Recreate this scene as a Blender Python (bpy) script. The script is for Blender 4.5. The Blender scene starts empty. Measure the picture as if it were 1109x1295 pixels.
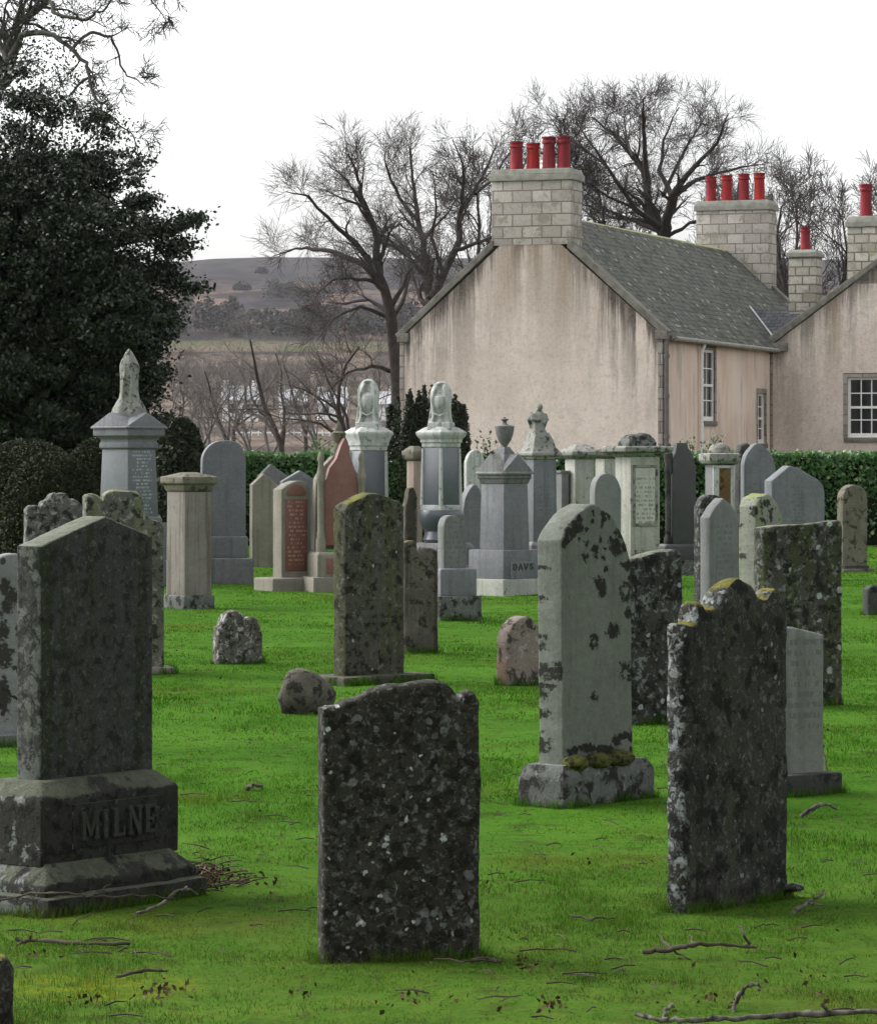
import bpy, bmesh, math, random
import numpy as np
from mathutils import Vector, Matrix, noise
from statistics import NormalDist
R = math.radians
random.seed(7)
rng = np.random.default_rng(7)
scene = bpy.context.scene
COL = scene.collection

# ------------------------------------------------------------------ camera
F, HZ, CX, EYE = 4500.0, 580.0, 554.5, 1.6      # focal length and horizon in photo pixels
cam_d = bpy.data.cameras.new('camera'); cam = bpy.data.objects.new('camera', cam_d); COL.objects.link(cam)
cam.location = (0, 0, EYE); cam.rotation_euler = (R(90), 0, 0)
cam_d.sensor_fit = 'HORIZONTAL'; cam_d.sensor_width = 36
cam_d.lens = 36 * F / 1109
cam_d.shift_y = -(647.5 - HZ) / 1109 * (1109 / 1295 / (876 / 1024)) if False else -(647.5 - HZ) / 1109
cam_d.clip_start = 0.5; cam_d.clip_end = 12000
scene.camera = cam

def ground_z(x, y):
    if y < 1: y = 1
    near = 0.018 * noise.noise(Vector((x * 0.9, y * 0.6, 3.1))) + 0.03 * noise.noise(Vector((x * .25, y * .2, 8.1)))
    py = np.interp(math.log(y), TL, TP)
    if y <= 110: return near * (1 if y < 70 else 0.5)
    base = EYE - (py - HZ) / F * y
    h = min(1, (y - 110) / 300.)
    return base + near * .5 + h * min(1, max(.12, (y - 650) / 500)) * (.0030 * y * noise.noise(Vector((x * .008, y * .002, 1.7))) + .0011 * y * noise.noise(Vector((x * .03, y * .008, 4.4))))
_T = [(1, 645.4), (110, 645.4), (135, 610), (170, 590), (230, 566), (330, 545), (470, 528), (640, 497), (760, 455), (900, 428), (1100, 400), (1500, 362), (2000, 334), (2300, 325), (2600, 330), (6000, 470)]
TL = [math.log(a) for a, b in _T]; TP = [b for a, b in _T]

def P(px, py, Y): return Vector(((px - CX) / F * Y, Y, EYE - (py - HZ) / F * Y))
def depth(py, z=0.0): return (EYE - z) * F / (py - HZ)
def Zat(py, Y): return EYE - (py - HZ) / F * Y
def Xat(px, Y): return (px - CX) / F * Y

# ------------------------------------------------------------------ object helpers
def tag(o, label=None, cat=None, group=None, kind=None):
    if label: o['label'] = label
    if cat: o['category'] = cat
    if group: o['group'] = group
    if kind: o['kind'] = kind
    return o
def empty(name, label, cat, loc=(0, 0, 0), rz=0.0, group=None, rx=0.0, ry=0.0):
    o = bpy.data.objects.new(name, None); COL.objects.link(o)
    o.empty_display_size = .2
    o.location = loc; o.rotation_euler = (rx, ry, rz)
    return tag(o, label, cat, group)
def link(name, me, mat=None, parent=None):
    o = bpy.data.objects.new(name, me); COL.objects.link(o)
    if mat is not None and len(me.materials) == 0: me.materials.append(mat)
    if parent is not None: o.parent = parent
    return o
def copy_tree(o, parent=None):
    c = o.copy(); COL.objects.link(c)
    if parent is not None: c.parent = parent
    for ch in list(o.children): copy_tree(ch, c)
    return c
def np_mesh(name, V, Fc):
    """V (n,3), Fc (m,k)"""
    V = np.asarray(V, np.float32); Fc = np.asarray(Fc, np.int32)
    me = bpy.data.meshes.new(name)
    m, k = Fc.shape
    me.vertices.add(len(V)); me.vertices.foreach_set('co', V.ravel())
    me.loops.add(m * k); me.loops.foreach_set('vertex_index', Fc.ravel())
    me.polygons.add(m); me.polygons.foreach_set('loop_start', np.arange(0, m * k, k, dtype=np.int32))
    me.polygons.foreach_set('loop_total', np.full(m, k, np.int32))
    me.update(calc_edges=True)
    return me

class MB:
    def __init__(s): s.v = []; s.f = []
    def add(s, vs, fs):
        b = len(s.v); s.v += [tuple(v) for v in vs]; s.f += [tuple(i + b for i in f) for f in fs]; return s
    def box(s, x0, x1, y0, y1, z0, z1):
        return s.add([(x0, y0, z0), (x1, y0, z0), (x1, y1, z0), (x0, y1, z0), (x0, y0, z1), (x1, y0, z1), (x1, y1, z1), (x0, y1, z1)],
                     [(0, 3, 2, 1), (4, 5, 6, 7), (0, 1, 5, 4), (1, 2, 6, 5), (2, 3, 7, 6), (3, 0, 4, 7)])
    def fru(s, z0, z1, a0, b0, a1, b1, cx=0, cy=0):
        vs = [(cx + sx * a / 2, cy + sy * b / 2, z) for z, a, b in ((z0, a0, b0), (z1, a1, b1)) for sx, sy in ((-1, -1), (1, -1), (1, 1), (-1, 1))]
        return s.add(vs, [(0, 3, 2, 1), (4, 5, 6, 7), (0, 1, 5, 4), (1, 2, 6, 5), (2, 3, 7, 6), (3, 0, 4, 7)])
    def stack(s, prof, ratio=1.0, cx=0, cy=0):
        """prof: list of (half-width a, z): square moulded section"""
        n = len(prof); vs = []
        for a, z in prof:
            for sx, sy in ((-1, -1), (1, -1), (1, 1), (-1, 1)): vs.append((cx + sx * a, cy + sy * a * ratio, z))
        fs = [(0, 3, 2, 1), tuple(range(4 * n - 4, 4 * n))]
        for i in range(n - 1):
            for j in range(4):
                k = (j + 1) % 4; fs.append((4 * i + j, 4 * i + k, 4 * i + 4 + k, 4 * i + 4 + j))
        return s.add(vs, fs)
    def prism(s, out, y0, y1, axis='y', c=(0, 0)):
        n = len(out); vs = []
        for y in (y0, y1):
            for a, z in out: vs.append((a + c[0], y + c[1], z) if axis == 'y' else (y + c[0], a + c[1], z))
        fs = [tuple(range(n)), tuple(range(2 * n - 1, n - 1, -1))] + [(i, i + n, (i + 1) % n + n, (i + 1) % n) for i in range(n)]
        return s.add(vs, fs)
    def lathe(s, prof, n=20, cx=0, cy=0, mod=None, sx=1, sy=1):
        vs = []; m = len(prof)
        for i, (r, z) in enumerate(prof):
            for j in range(n):
                a = 2 * math.pi * j / n; rr = r * (mod(a, z, r) if mod else 1)
                vs.append((cx + rr * math.cos(a) * sx, cy + rr * math.sin(a) * sy, z))
        fs = [tuple(range(n - 1, -1, -1)), tuple(range((m - 1) * n, m * n))]
        for i in range(m - 1):
            for j in range(n):
                k = (j + 1) % n; fs.append((i * n + j, i * n + k, (i + 1) * n + k, (i + 1) * n + j))
        return s.add(vs, fs)
    def ball(s, c, r, n=12, m=8, e=(1, 1, 1)):
        vs = []
        for i in range(1, m):
            t = math.pi * i / m
            for j in range(n):
                a = 2 * math.pi * j / n
                vs.append((c[0] + r * e[0] * math.sin(t) * math.cos(a), c[1] + r * e[1] * math.sin(t) * math.sin(a), c[2] - r * e[2] * math.cos(t)))
        b = len(vs); vs += [(c[0], c[1], c[2] - r * e[2]), (c[0], c[1], c[2] + r * e[2])]; fs = []
        for i in range(m - 2):
            for j in range(n):
                k = (j + 1) % n; fs.append((i * n + j, i * n + k, (i + 1) * n + k, (i + 1) * n + j))
        for j in range(n):
            k = (j + 1) % n; fs += [(b, k, j), (b + 1, (m - 2) * n + j, (m - 2) * n + k)]
        return s.add(vs, fs)
    def tube(s, pts, rads, n=6):
        pts = [Vector(p) for p in pts]; vs = []; m = len(pts)
        for i, p in enumerate(pts):
            d = (pts[min(i + 1, m - 1)] - pts[max(i - 1, 0)]).normalized()
            a = d.orthogonal().normalized() if i == 0 else (a - d * a.dot(d)).normalized()
            b = d.cross(a)
            for j in range(n):
                t = 2 * math.pi * j / n; vs.append(p + (a * math.cos(t) + b * math.sin(t)) * rads[i])
        fs = [tuple(range(n - 1, -1, -1)), tuple(range((m - 1) * n, m * n))]
        for i in range(m - 1):
            for j in range(n):
                k = (j + 1) % n; fs.append((i * n + j, i * n + k, (i + 1) * n + k, (i + 1) * n + j))
        return s.add(vs, fs)
    def build(s, name, mat, parent=None, bevel=0.0, seg=2, smooth=35, rough=0.0, rs=4.0, cuts=0, remesh=0.0):
        bm = bmesh.new()
        vv = [bm.verts.new(v) for v in s.v]
        for f in s.f:
            try: bm.faces.new([vv[i] for i in f])
            except ValueError: pass
        bmesh.ops.recalc_face_normals(bm, faces=bm.faces)
        if bevel > 0:
            es = [e for e in bm.edges if len(e.link_faces) == 2 and e.calc_face_angle(0) > R(24)]
            bmesh.ops.bevel(bm, geom=es, offset=bevel, segments=seg, affect='EDGES', clamp_overlap=True, profile=.6)
        if cuts:
            bmesh.ops.subdivide_edges(bm, edges=[e for e in bm.edges if e.calc_length() > .04], cuts=cuts, use_grid_fill=True)
        if rough > 0:
            bm.normal_update(); sd = random.random() * 90
            for v in bm.verts:
                p = v.co * rs + Vector((sd, sd, 0))
                v.co += v.normal * rough * (noise.noise(p) + .5 * noise.noise(p * 2.3))
        me = bpy.data.meshes.new(name); bm.to_mesh(me); bm.free()
        if remesh > 0:
            o = bpy.data.objects.new('tmp', me); COL.objects.link(o)
            m = o.modifiers.new('r', 'REMESH'); m.mode = 'VOXEL'; m.voxel_size = remesh
            m2 = o.modifiers.new('s', 'SMOOTH'); m2.iterations = 2; m2.factor = .4
            dg = bpy.context.evaluated_depsgraph_get(); me2 = bpy.data.meshes.new_from_object(o.evaluated_get(dg))
            bpy.data.objects.remove(o); me = me2; me.name = name
        uvs(me)
        for p in me.polygons: p.use_smooth = True
        me.set_sharp_from_angle(angle=R(smooth))
        return link(name, me, mat, parent)
def uvs(me):
    uv = me.uv_layers.new(name='UVMap').data
    for p in me.polygons:
        n = p.normal
        if abs(n.z) > .97: a, b = Vector((1, 0, 0)), Vector((0, 1, 0))
        else:
            a = Vector((0, 0, 1)).cross(n).normalized(); b = n.cross(a)
        for li in p.loop_indices:
            c = me.vertices[me.loops[li].vertex_index].co; uv[li].uv = (c.dot(a), c.dot(b))

# ------------------------------------------------------------------ materials
class NT:
    def __init__(s, name):
        s.m = bpy.data.materials.new(name); s.m.use_nodes = True; s.t = s.m.node_tree
        s.t.nodes.clear(); s.out = s.n('ShaderNodeOutputMaterial'); s.b = s.n('ShaderNodeBsdfPrincipled'); s.l(s.b.outputs[0], s.out.inputs[0])
    def n(s, t): return s.t.nodes.new(t)
    def l(s, a, b): s.t.links.new(a, b)
    def put(s, sock, v):
        if v is None: return
        if hasattr(v, 'is_linked'): s.l(v, sock)
        elif isinstance(v, (tuple, list)) and len(v) == 3 and sock.type == 'RGBA': sock.default_value = (*v, 1)
        else: sock.default_value = v
    def noise(s, co, sc, det=5, rough=.6, dist=0.):
        n = s.n('ShaderNodeTexNoise'); s.put(n.inputs['Vector'], co); n.inputs['Scale'].default_value = sc
        n.inputs['Detail'].default_value = det; n.inputs['Roughness'].default_value = rough; n.inputs['Distortion'].default_value = dist
        return n.outputs['Fac']
    def noisec(s, co, sc, det=2):
        n = s.n('ShaderNodeTexNoise'); s.put(n.inputs['Vector'], co); n.inputs['Scale'].default_value = sc; n.inputs['Detail'].default_value = det
        return n.outputs['Color']
    def vor(s, co, sc, feat='F1', out='Distance', rnd=1.0):
        n = s.n('ShaderNodeTexVoronoi'); n.feature = feat; s.put(n.inputs['Vector'], co); n.inputs['Scale'].default_value = sc
        n.inputs['Randomness'].default_value = rnd
        return n if out is None else n.outputs[out]
    def rng(s, v, a, b, c=0., d=1.):
        n = s.n('ShaderNodeMapRange'); n.interpolation_type = 'SMOOTHSTEP' if (c, d) == (0., 1.) else 'LINEAR'
        s.put(n.inputs[0], v); n.inputs[1].default_value = a; n.inputs[2].default_value = b; n.inputs[3].default_value = c; n.inputs[4].default_value = d
        return n.outputs[0]
    def math(s, op, a, b=None, c=None):
        n = s.n('ShaderNodeMath'); n.operation = op; s.put(n.inputs[0], a); s.put(n.inputs[1], b)
        if c is not None: s.put(n.inputs[2], c)
        return n.outputs[0]
    def vmath(s, op, a, b):
        n = s.n('ShaderNodeVectorMath'); n.operation = op; s.put(n.inputs[0], a); s.put(n.inputs[1], b); return n.outputs[0]
    def mix(s, f, a, b, mode='MIX'):
        n = s.n('ShaderNodeMix'); n.data_type = 'RGBA'; n.blend_type = mode
        s.put(n.inputs[0], f); s.put(n.inputs[6], a); s.put(n.inputs[7], b); return n.outputs[2]
    def sep(s, v):
        n = s.n('ShaderNodeSeparateXYZ'); s.l(v, n.inputs[0]); return n.outputs
    def comb(s, x, y, z):
        n = s.n('ShaderNodeCombineXYZ'); s.put(n.inputs[0], x); s.put(n.inputs[1], y); s.put(n.inputs[2], z); return n.outputs[0]
    def obj(s, rand=True):
        tc = s.n('ShaderNodeTexCoord'); o = tc.outputs['Object']
        if not rand: return o
        oi = s.n('ShaderNodeObjectInfo'); k = s.math('MULTIPLY', oi.outputs['Random'], 37.)
        return s.vmath('ADD', o, s.comb(k, s.math('MULTIPLY', k, 1.7), k))
    def scale(s, co, sx, sy, sz):
        n = s.n('ShaderNodeMapping'); s.l(co, n.inputs[0]); n.inputs['Scale'].default_value = (sx, sy, sz); return n.outputs[0]
    def uv(s): return s.n('ShaderNodeTexCoord').outputs['UV']
    def bump(s, h, st=.3, dist=.01):
        n = s.n('ShaderNodeBump'); n.inputs['Strength'].default_value = st; n.inputs['Distance'].default_value = dist; s.l(h, n.inputs['Height']); s.l(n.outputs[0], s.b.inputs['Normal'])
    def done(s, col, rough=.85, spec=.25):
        s.put(s.b.inputs['Base Color'], col); s.put(s.b.inputs['Roughness'], rough); s.b.inputs['Specular IOR Level'].default_value = spec
        return s.m
def thr(f): return .5 + .115 * NormalDist().inv_cdf(1 - min(max(f, .001), .999))
MATS = {}
DK = .64
def stone(name, c1, c2, dark=None, crust=None, spots=None, moss=None, streak=None, ring=None, blot=None, fine=.25, rough=.88, spec=.2, bump=.5, inscr=None, bscale=45., dk=1.0, attrs=(), side=None):
    """dark/crust: (colour, covered share, scale); spots/ring/blot: (colour, share of cells, scale, radius); moss: (colour, amount) on up-facing stone, in pale tints also a painted lit top; inscr: (x0,x1,z0,z1,row,colour)"""
    sc_ = lambda c: tuple(x * DK * dk for x in c)
    c1, c2 = sc_(c1), sc_(c2)
    dark, crust, spots, moss, streak, ring, blot, side = [((sc_(q[0]),) + tuple(q[1:])) if q else q for q in (dark, crust, spots, moss, streak, ring, blot, side)]
    m = NT(name); co = m.obj(); wob = m.vmath('ADD', co, m.vmath('SCALE', m.noisec(co, 9, 3), None))
    wob.node.inputs[1].links[0].from_node.inputs['Scale'].default_value = .045
    wob2 = m.vmath('ADD', co, m.vmath('SCALE', m.noisec(co, 30, 3), None)); wob2.node.inputs[1].links[0].from_node.inputs['Scale'].default_value = .02
    col = m.mix(m.rng(m.noise(co, 3.2, 6, .65), .32, .68), c1, c2)
    h = m.noise(co, bscale, 4, .6)
    if streak:
        st = m.noise(m.scale(co, 14, 14, .7), 1, 4, .6); col = m.mix(m.math('MULTIPLY', m.rng(st, thr(streak[1]) - .07, thr(streak[1]) + .09), .8), col, streak[0])
    if crust:
        c = m.noise(wob2, crust[2], 7, .68, .4); k = m.rng(c, thr(crust[1]) - .018, thr(crust[1]) + .03)
        col = m.mix(m.math('MULTIPLY', k, .88), col, crust[0]); h = m.math('ADD', h, m.math('MULTIPLY', k, .5))
    if side:      # lichen crust on the narrow weather side of the stone
        nx_ = m.sep(m.n('ShaderNodeTexCoord').outputs['Normal'])[0]; c = m.noise(wob2, side[2], 7, .68, .5); k = m.math('MULTIPLY', m.rng(c, thr(side[1]) - .018, thr(side[1]) + .03), m.rng(nx_, -.35, -.7))
        col = m.mix(m.math('MULTIPLY', k, .9), col, side[0]); h = m.math('ADD', h, m.math('MULTIPLY', k, .5))
    if dark:
        d = m.noise(wob2, dark[2], 7, .66, .3); k = m.rng(d, thr(dark[1]) - .04, thr(dark[1]) + .055); col = m.mix(m.math('MULTIPLY', k, .93), col, dark[0])
        h = m.math('ADD', h, m.math('MULTIPLY', k, .35))
    for sp in ([blot] if blot else []) + ([spots] if spots else []):
        v = m.vor(wob, sp[2], out=None); r = m.sep(v.outputs['Color'])
        on = m.math('LESS_THAN', r[0], sp[1]); rad = m.math('MULTIPLY_ADD', r[1], sp[3], sp[3] * .35)
        dd = m.math('SUBTRACT', v.outputs['Distance'], m.math('MULTIPLY', m.math('SUBTRACT', m.noise(co, sp[2] * 2.6, 4, .7), .5), .34 * sp[3] / .25))
        k = m.math('MULTIPLY', on, m.rng(m.math('SUBTRACT', rad, dd), -.01, .035)); col = m.mix(m.math('MULTIPLY', k, .9), col, sp[0]); h = m.math('ADD', h, m.math('MULTIPLY', k, .6))
    if ring:
        v = m.vor(wob, ring[2], out=None); r = m.sep(v.outputs['Color'])
        q = m.math('ABSOLUTE', m.math('SUBTRACT', v.outputs['Distance'], m.math('MULTIPLY_ADD', r[1], ring[3], ring[3] * .5)))
        k = m.math('MULTIPLY', m.math('MULTIPLY', m.math('LESS_THAN', r[0], ring[1]), m.rng(q, .085, .03)), m.rng(m.noise(co, ring[2] * 2, 3, .6), .4, .56)); col = m.mix(k, col, ring[0]); h = m.math('ADD', h, m.math('MULTIPLY', k, .6))
    for an, ac in attrs:
        a_ = m.n('ShaderNodeAttribute'); a_.attribute_name = an
        k = m.rng(m.math('ADD', a_.outputs['Fac'], m.math('MULTIPLY', m.math('SUBTRACT', m.noise(co, 34, 6, .75), .5), 2.1)), .40, .66); col = m.mix(m.math('MULTIPLY', k, .93), col, m.mix(m.noise(co, 70, 3), sc_(ac), tuple(x * .72 for x in sc_(ac)))); h = m.math('ADD', h, m.math('MULTIPLY', k, .5))
    if moss:
        g = m.n('ShaderNodeNewGeometry'); nz = m.sep(g.outputs['Normal'])[2]
        k = m.rng(m.math('ADD', m.math('MULTIPLY', nz, .35), m.noise(co, 7, 6, .65)), 1.02 - moss[1], 1.12 - moss[1])
        k2 = m.mix(m.noise(co, 40, 3), moss[0], tuple(x * .5 for x in moss[0])); col = m.mix(m.math('MULTIPLY', k, .9), col, k2); h = m.math('ADD', h, m.math('MULTIPLY', k, m.noise(co, 90, 3)))
    f = m.noise(co, 85, 4, .8); col = m.mix(fine, col, m.mix(f, (0, 0, 0), (1, 1, 1)), 'OVERLAY')
    f2 = m.noise(co, 24, 4, .7); col = m.mix(fine * .8, col, m.mix(f2, (0, 0, 0), (1, 1, 1)), 'OVERLAY')
    if inscr:
        x0, x1, z0, z1, row, ic = inscr; p = m.sep(m.obj(False))
        q = m.math('DIVIDE', p[2], row); fr = m.math('FRACT', q); fl = m.math('FLOOR', q)
        rowon = m.math('MULTIPLY', m.math('GREATER_THAN', fr, .22), m.math('LESS_THAN', fr, .74))
        w = m.noise(m.comb(m.math('DIVIDE', p[0], row * .42), m.math('MULTIPLY', fl, 7.3), m.math('MULTIPLY', q, .5)), 1., 2, .5); ln = m.noise(m.comb(0., m.math('MULTIPLY', fl, 3.77), 5.), 1., 0)
        half = m.math('MULTIPLY_ADD', m.rng(ln, .3, .7), (x1 - x0) * .28, (x1 - x0) * .22); dx = m.math('ABSOLUTE', m.math('SUBTRACT', p[0], (x0 + x1) / 2))
        k = m.math('MULTIPLY', m.math('MULTIPLY', rowon, m.rng(w, .47, .53)), m.math('LESS_THAN', dx, half))
        k = m.math('MULTIPLY', k, m.math('MULTIPLY', m.math('GREATER_THAN', p[2], z0), m.math('LESS_THAN', p[2], z1)))
        col = m.mix(m.math('MULTIPLY', k, .75), col, ic); h = m.math('SUBTRACT', h, m.math('MULTIPLY', k, .8))
    m.bump(h, bump, .006)
    MATS[name] = m.done(col, rough, spec); return MATS[name]
def plain(name, c1, c2=None, sc=8., rough=.7, spec=.3, bump=.15, metal=0):
    m = NT(name); co = m.obj(); c2 = c2 or tuple(x * .7 for x in c1)
    n = m.noise(co, sc, 5, .6); m.bump(m.noise(co, sc * 6, 3), bump, .005); m.b.inputs['Metallic'].default_value = metal
    MATS[name] = m.done(m.mix(m.rng(n, .3, .7), c1, c2), rough, spec); return MATS[name]
def leafmat(name, c1, c2, rough=.5, spec=.4, trans=.15, c3=None):
    m = NT(name); g = m.n('ShaderNodeNewGeometry'); r = g.outputs['Random Per Island']
    ramp = m.n('ShaderNodeValToRGB'); m.l(r, ramp.inputs[0]); ramp.color_ramp.elements[0].color = (*c1, 1); ramp.color_ramp.elements[1].color = (*c2, 1)
    if c3: e = ramp.color_ramp.elements.new(.93); e.color = (*c2, 1); ramp.color_ramp.elements[2].color = (*c3, 1)
    col = ramp.outputs[0]
    m.done(col, rough, spec)
    if trans > 0:
        t = m.n('ShaderNodeBsdfTranslucent'); m.l(col, t.inputs[0]); x = m.n('ShaderNodeMixShader'); x.inputs[0].default_value = trans
        m.l(m.b.outputs[0], x.inputs[1]); m.l(t.outputs[0], x.inputs[2]); m.l(x.outputs[0], m.out.inputs[0])
    MATS[name] = m.m; return m.m

BLK = (.022, .02, .017); MOSS = (.16, .17, .035); MOSSD = (.05, .065, .02)
GREY = (.20, .22, .22); LIC = (.42, .46, .44)
stone('dark_white_lichen', (.050, .044, .033), (.07, .064, .05), dark=((.020, .018, .013), .40, 22), crust=((.20, .208, .195), .36, 52), moss=((.26, .27, .16), .14), fine=.75, bump=1., dk=.88, attrs=(('grey', (.30, .315, .31)), ('white', (.95, 1., .97))))
stone('dark_crusted', (.035, .032, .027), (.054, .05, .042), dark=((.014, .013, .011), .34, 13), crust=((.125, .13, .122), .36, 42), spots=((.28, .31, .3), .10, 40, .3), moss=((.26, .24, .035), .30), streak=((.06, .068, .042), .3), fine=.7, bump=1., dk=1.12, side=((.34, .365, .36), .52, 22))
stone('milne_granite', (.055, .058, .052), (.075, .077, .072), dark=((.026, .028, .022), .35, 22), crust=((.13, .14, .13), .28, 48), moss=((.30, .33, .25), .36), streak=((.036, .05, .022), .42), inscr=(-.21, .21, .56, 1.22, .048, (.046, .049, .040)), fine=.75, bump=.6, dk=.95, side=((.17, .185, .165), .5, 12))  # pale moss colour also paints the sky-lit top edges lighter
stone('milne_plinth', (.038, .037, .032), (.055, .053, .047), dark=((.016, .015, .012), .35, 18), crust=((.12, .125, .115), .16, 26), moss=((.19, .21, .14), .35), fine=.5, bump=.7, dk=.85, side=((.30, .32, .31), .45, 8))  # up-facing steps paled through the moss colour to look lit from above
stone('grey_green_blotched', (.27, .295, .25), (.33, .35, .305), dark=((.05, .048, .04), .02, 14), moss=((.40, .43, .33), .22), streak=((.22, .235, .2), .3), fine=.45, dk=.68, attrs=(('blot', (.030, .028, .022)), ('pale', (.40, .42, .38))))
stone('plinth_blotched', (.16, .17, .155), (.24, .25, .235), dark=((.03, .028, .022), .42, 11), crust=((.33, .35, .33), .26, 20), fine=.5, bump=.8, dk=.85, moss=((.42, .45, .43), .2))
stone('mossy_brown', (.085, .082, .064), (.125, .12, .098), dark=((.02, .019, .014), .36, 15), crust=((.22, .23, .205), .24, 24), spots=((.55, .57, .52), .08, 22, .22), streak=((.088, .095, .033), .42), moss=((.30, .31, .05), .30), inscr=(-.2, .2, .3, .98, .06, (.075, .076, .06)), fine=.6, bump=.9, dk=.95)
stone('fluted_brown', (.11, .10, .08), (.17, .155, .125), dark=((.03, .028, .022), .28, 12), streak=((.05, .045, .03), .45), moss=((.28, .26, .03), .28), crust=((.24, .24, .21), .14, 24), fine=.5)
stone('crusted_black', (.05, .048, .043), (.085, .082, .074), dark=((.016, .015, .013), .40, 17), crust=((.26, .275, .265), .34, 24), spots=((.48, .51, .5), .12, 17, .28), moss=((.32, .33, .24), .22), fine=.5, bump=.9)
stone('crusted_green', (.065, .065, .053), (.10, .10, .085), dark=((.018, .018, .014), .38, 16), crust=((.25, .265, .245), .33, 22), spots=((.50, .54, .51), .13, 13, .3), streak=((.07, .085, .03), .4), moss=((.36, .38, .25), .22), fine=.5, bump=.9)
stone('pale_grey', (.29, .305, .27), (.35, .365, .33), streak=((.24, .25, .225), .3), moss=((.46, .47, .42), .2), fine=.4, dk=.85, inscr=(-.15, .15, .3, .75, .05, (.11, .113, .113)))
stone('pale_lichen', (.34, .355, .30), (.42, .435, .37), dark=((.03, .03, .025), .14, 13), attrs=(('blot', (.04, .038, .03)),), moss=((.46, .50, .14), .26), streak=((.30, .34, .19), .3), fine=.4, dk=.85)
stone('lichen_small', (.14, .12, .105), (.2, .185, .17), dark=((.035, .028, .024), .36, 16), crust=((.55, .56, .54), .36, 20), moss=((.32, .22, .06), .12), fine=.45, bump=.9)
stone('pink_sandstone', (.28, .225, .195), (.35, .295, .26), dark=((.05, .042, .038), .32, 11), crust=((.46, .43, .41), .24, 18), moss=((.25, .22, .12), .12), fine=.4, side=((.30, .19, .14), .6, 6))
stone('pink_streaked', (.255, .228, .205), (.32, .292, .265), streak=((.15, .125, .10), .35), dark=((.08, .08, .06), .08, 5), moss=((.3, .29, .17), .1), fine=.3)
stone('cap_brown', (.17, .155, .12), (.25, .23, .185), dark=((.05, .045, .035), .3, 9), moss=((.34, .33, .2), .16), fine=.35)
stone('blue_granite', (.18, .185, .205), (.22, .225, .245), fine=.5, rough=.6, spec=.35, bump=.25, streak=((.145, .15, .165), .25), moss=((.34, .36, .36), .2), inscr=(-.15, .15, .75, 1.35, .05, (.11, .113, .113)))
stone('blue_granite_words', (.15, .165, .18), (.18, .195, .215), fine=.3, rough=.55, spec=.4, bump=.25, inscr=(-.2, .2, .9, 1.72, .045, (.33, .36, .37)))
stone('mid_granite', (.20, .20, .21), (.25, .25, .26), fine=.55, rough=.75, bump=.35, streak=((.16, .16, .16), .3), moss=((.4, .42, .36), .25))
stone('polished_dark_blue', (.105, .12, .145), (.135, .15, .175), fine=.25, rough=.28, spec=.6, bump=.08)
stone('marble_white', (.56, .575, .55), (.68, .695, .67), dark=((.26, .28, .25), .22, 14), streak=((.36, .385, .35), .3), moss=((.50, .55, .40), .05), fine=.3, bump=.3)
stone('marble_words', (.60, .61, .55), (.68, .69, .63), streak=((.46, .48, .34), .22), fine=.25, bump=.2, inscr=(-.22, .22, .62, 1.36, .055, (.16, .17, .14)))
stone('pale_tomb', (.44, .445, .40), (.54, .545, .50), streak=((.38, .39, .29), .32), dark=((.14, .14, .12), .12, 9), moss=((.5, .52, .33), .1), fine=.35)
stone('tomb_slab', (.29, .295, .26), (.39, .395, .36), dark=((.06, .062, .05), .32, 13), moss=((.56, .6, .38), .16), fine=.4)
stone('grey_bluish', (.205, .215, .232), (.26, .27, .29), streak=((.17, .18, .19), .25), fine=.4, moss=((.48, .5, .44), .2), inscr=(-.15, .15, .55, 1.25, .05, (.11, .113, .113)))
stone('grey_plain', (.205, .21, .21), (.255, .26, .26), streak=((.17, .175, .165), .25), dark=((.09, .09, .08), .06, 6), moss=((.38, .38, .2), .06), fine=.3, inscr=(-.15, .15, .4, 1.05, .05, (.11, .113, .113)))
stone('grey_words', (.23, .24, .235), (.28, .29, .28), fine=.28, inscr=(-.11, .11, .5, .95, .055, (.07, .075, .07)), moss=((.36, .37, .2), .06))
stone('charcoal_granite', (.065, .065, .068), (.085, .085, .088), fine=.35, rough=.5, spec=.4, bump=.2)
stone('dark_stone', (.06, .06, .055), (.09, .09, .085), fine=.35, dark=((.02, .02, .018), .3, 8), crust=((.22, .23, .22), .12, 12))
stone('red_granite', (.24, .105, .085), (.30, .135, .11), fine=.35, rough=.5, spec=.4, bump=.2)
stone('red_words', (.20, .085, .068), (.24, .105, .085), fine=.3, rough=.45, spec=.4, bump=.2, inscr=(-.17, .17, .3, 1.1, .05, (.36, .20, .14)))
stone('beige_sandstone', (.27, .25, .205), (.335, .31, .26), streak=((.2, .19, .15), .25), moss=((.34, .34, .2), .06), fine=.3)
stone('brown_panel', (.17, .105, .04), (.25, .16, .07), dark=((.04, .028, .015), .2, 8), fine=.3)
stone('pink_column', (.38, .29, .25), (.46, .36, .32), streak=((.3, .25, .2), .25), fine=.2)
stone('boulder', (.085, .078, .06), (.16, .15, .12), dark=((.025, .022, .018), .42, 14), crust=((.42, .44, .41), .22, 14), moss=((.26, .26, .14), .18), fine=.5, bump=.9)
stone('letters', (.06, .062, .054), (.085, .085, .075), crust=((.10, .105, .09), .25, 40), moss=((.13, .15, .09), .1), fine=.4, dk=.9)
stone('letters_dark', (.06, .07, .06), (.09, .1, .09), fine=.2)
stone('moss_clump', (.14, .15, .03), (.08, .085, .02), dark=((.02, .022, .008), .35, 30), fine=.5, bump=1., bscale=120.)

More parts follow.
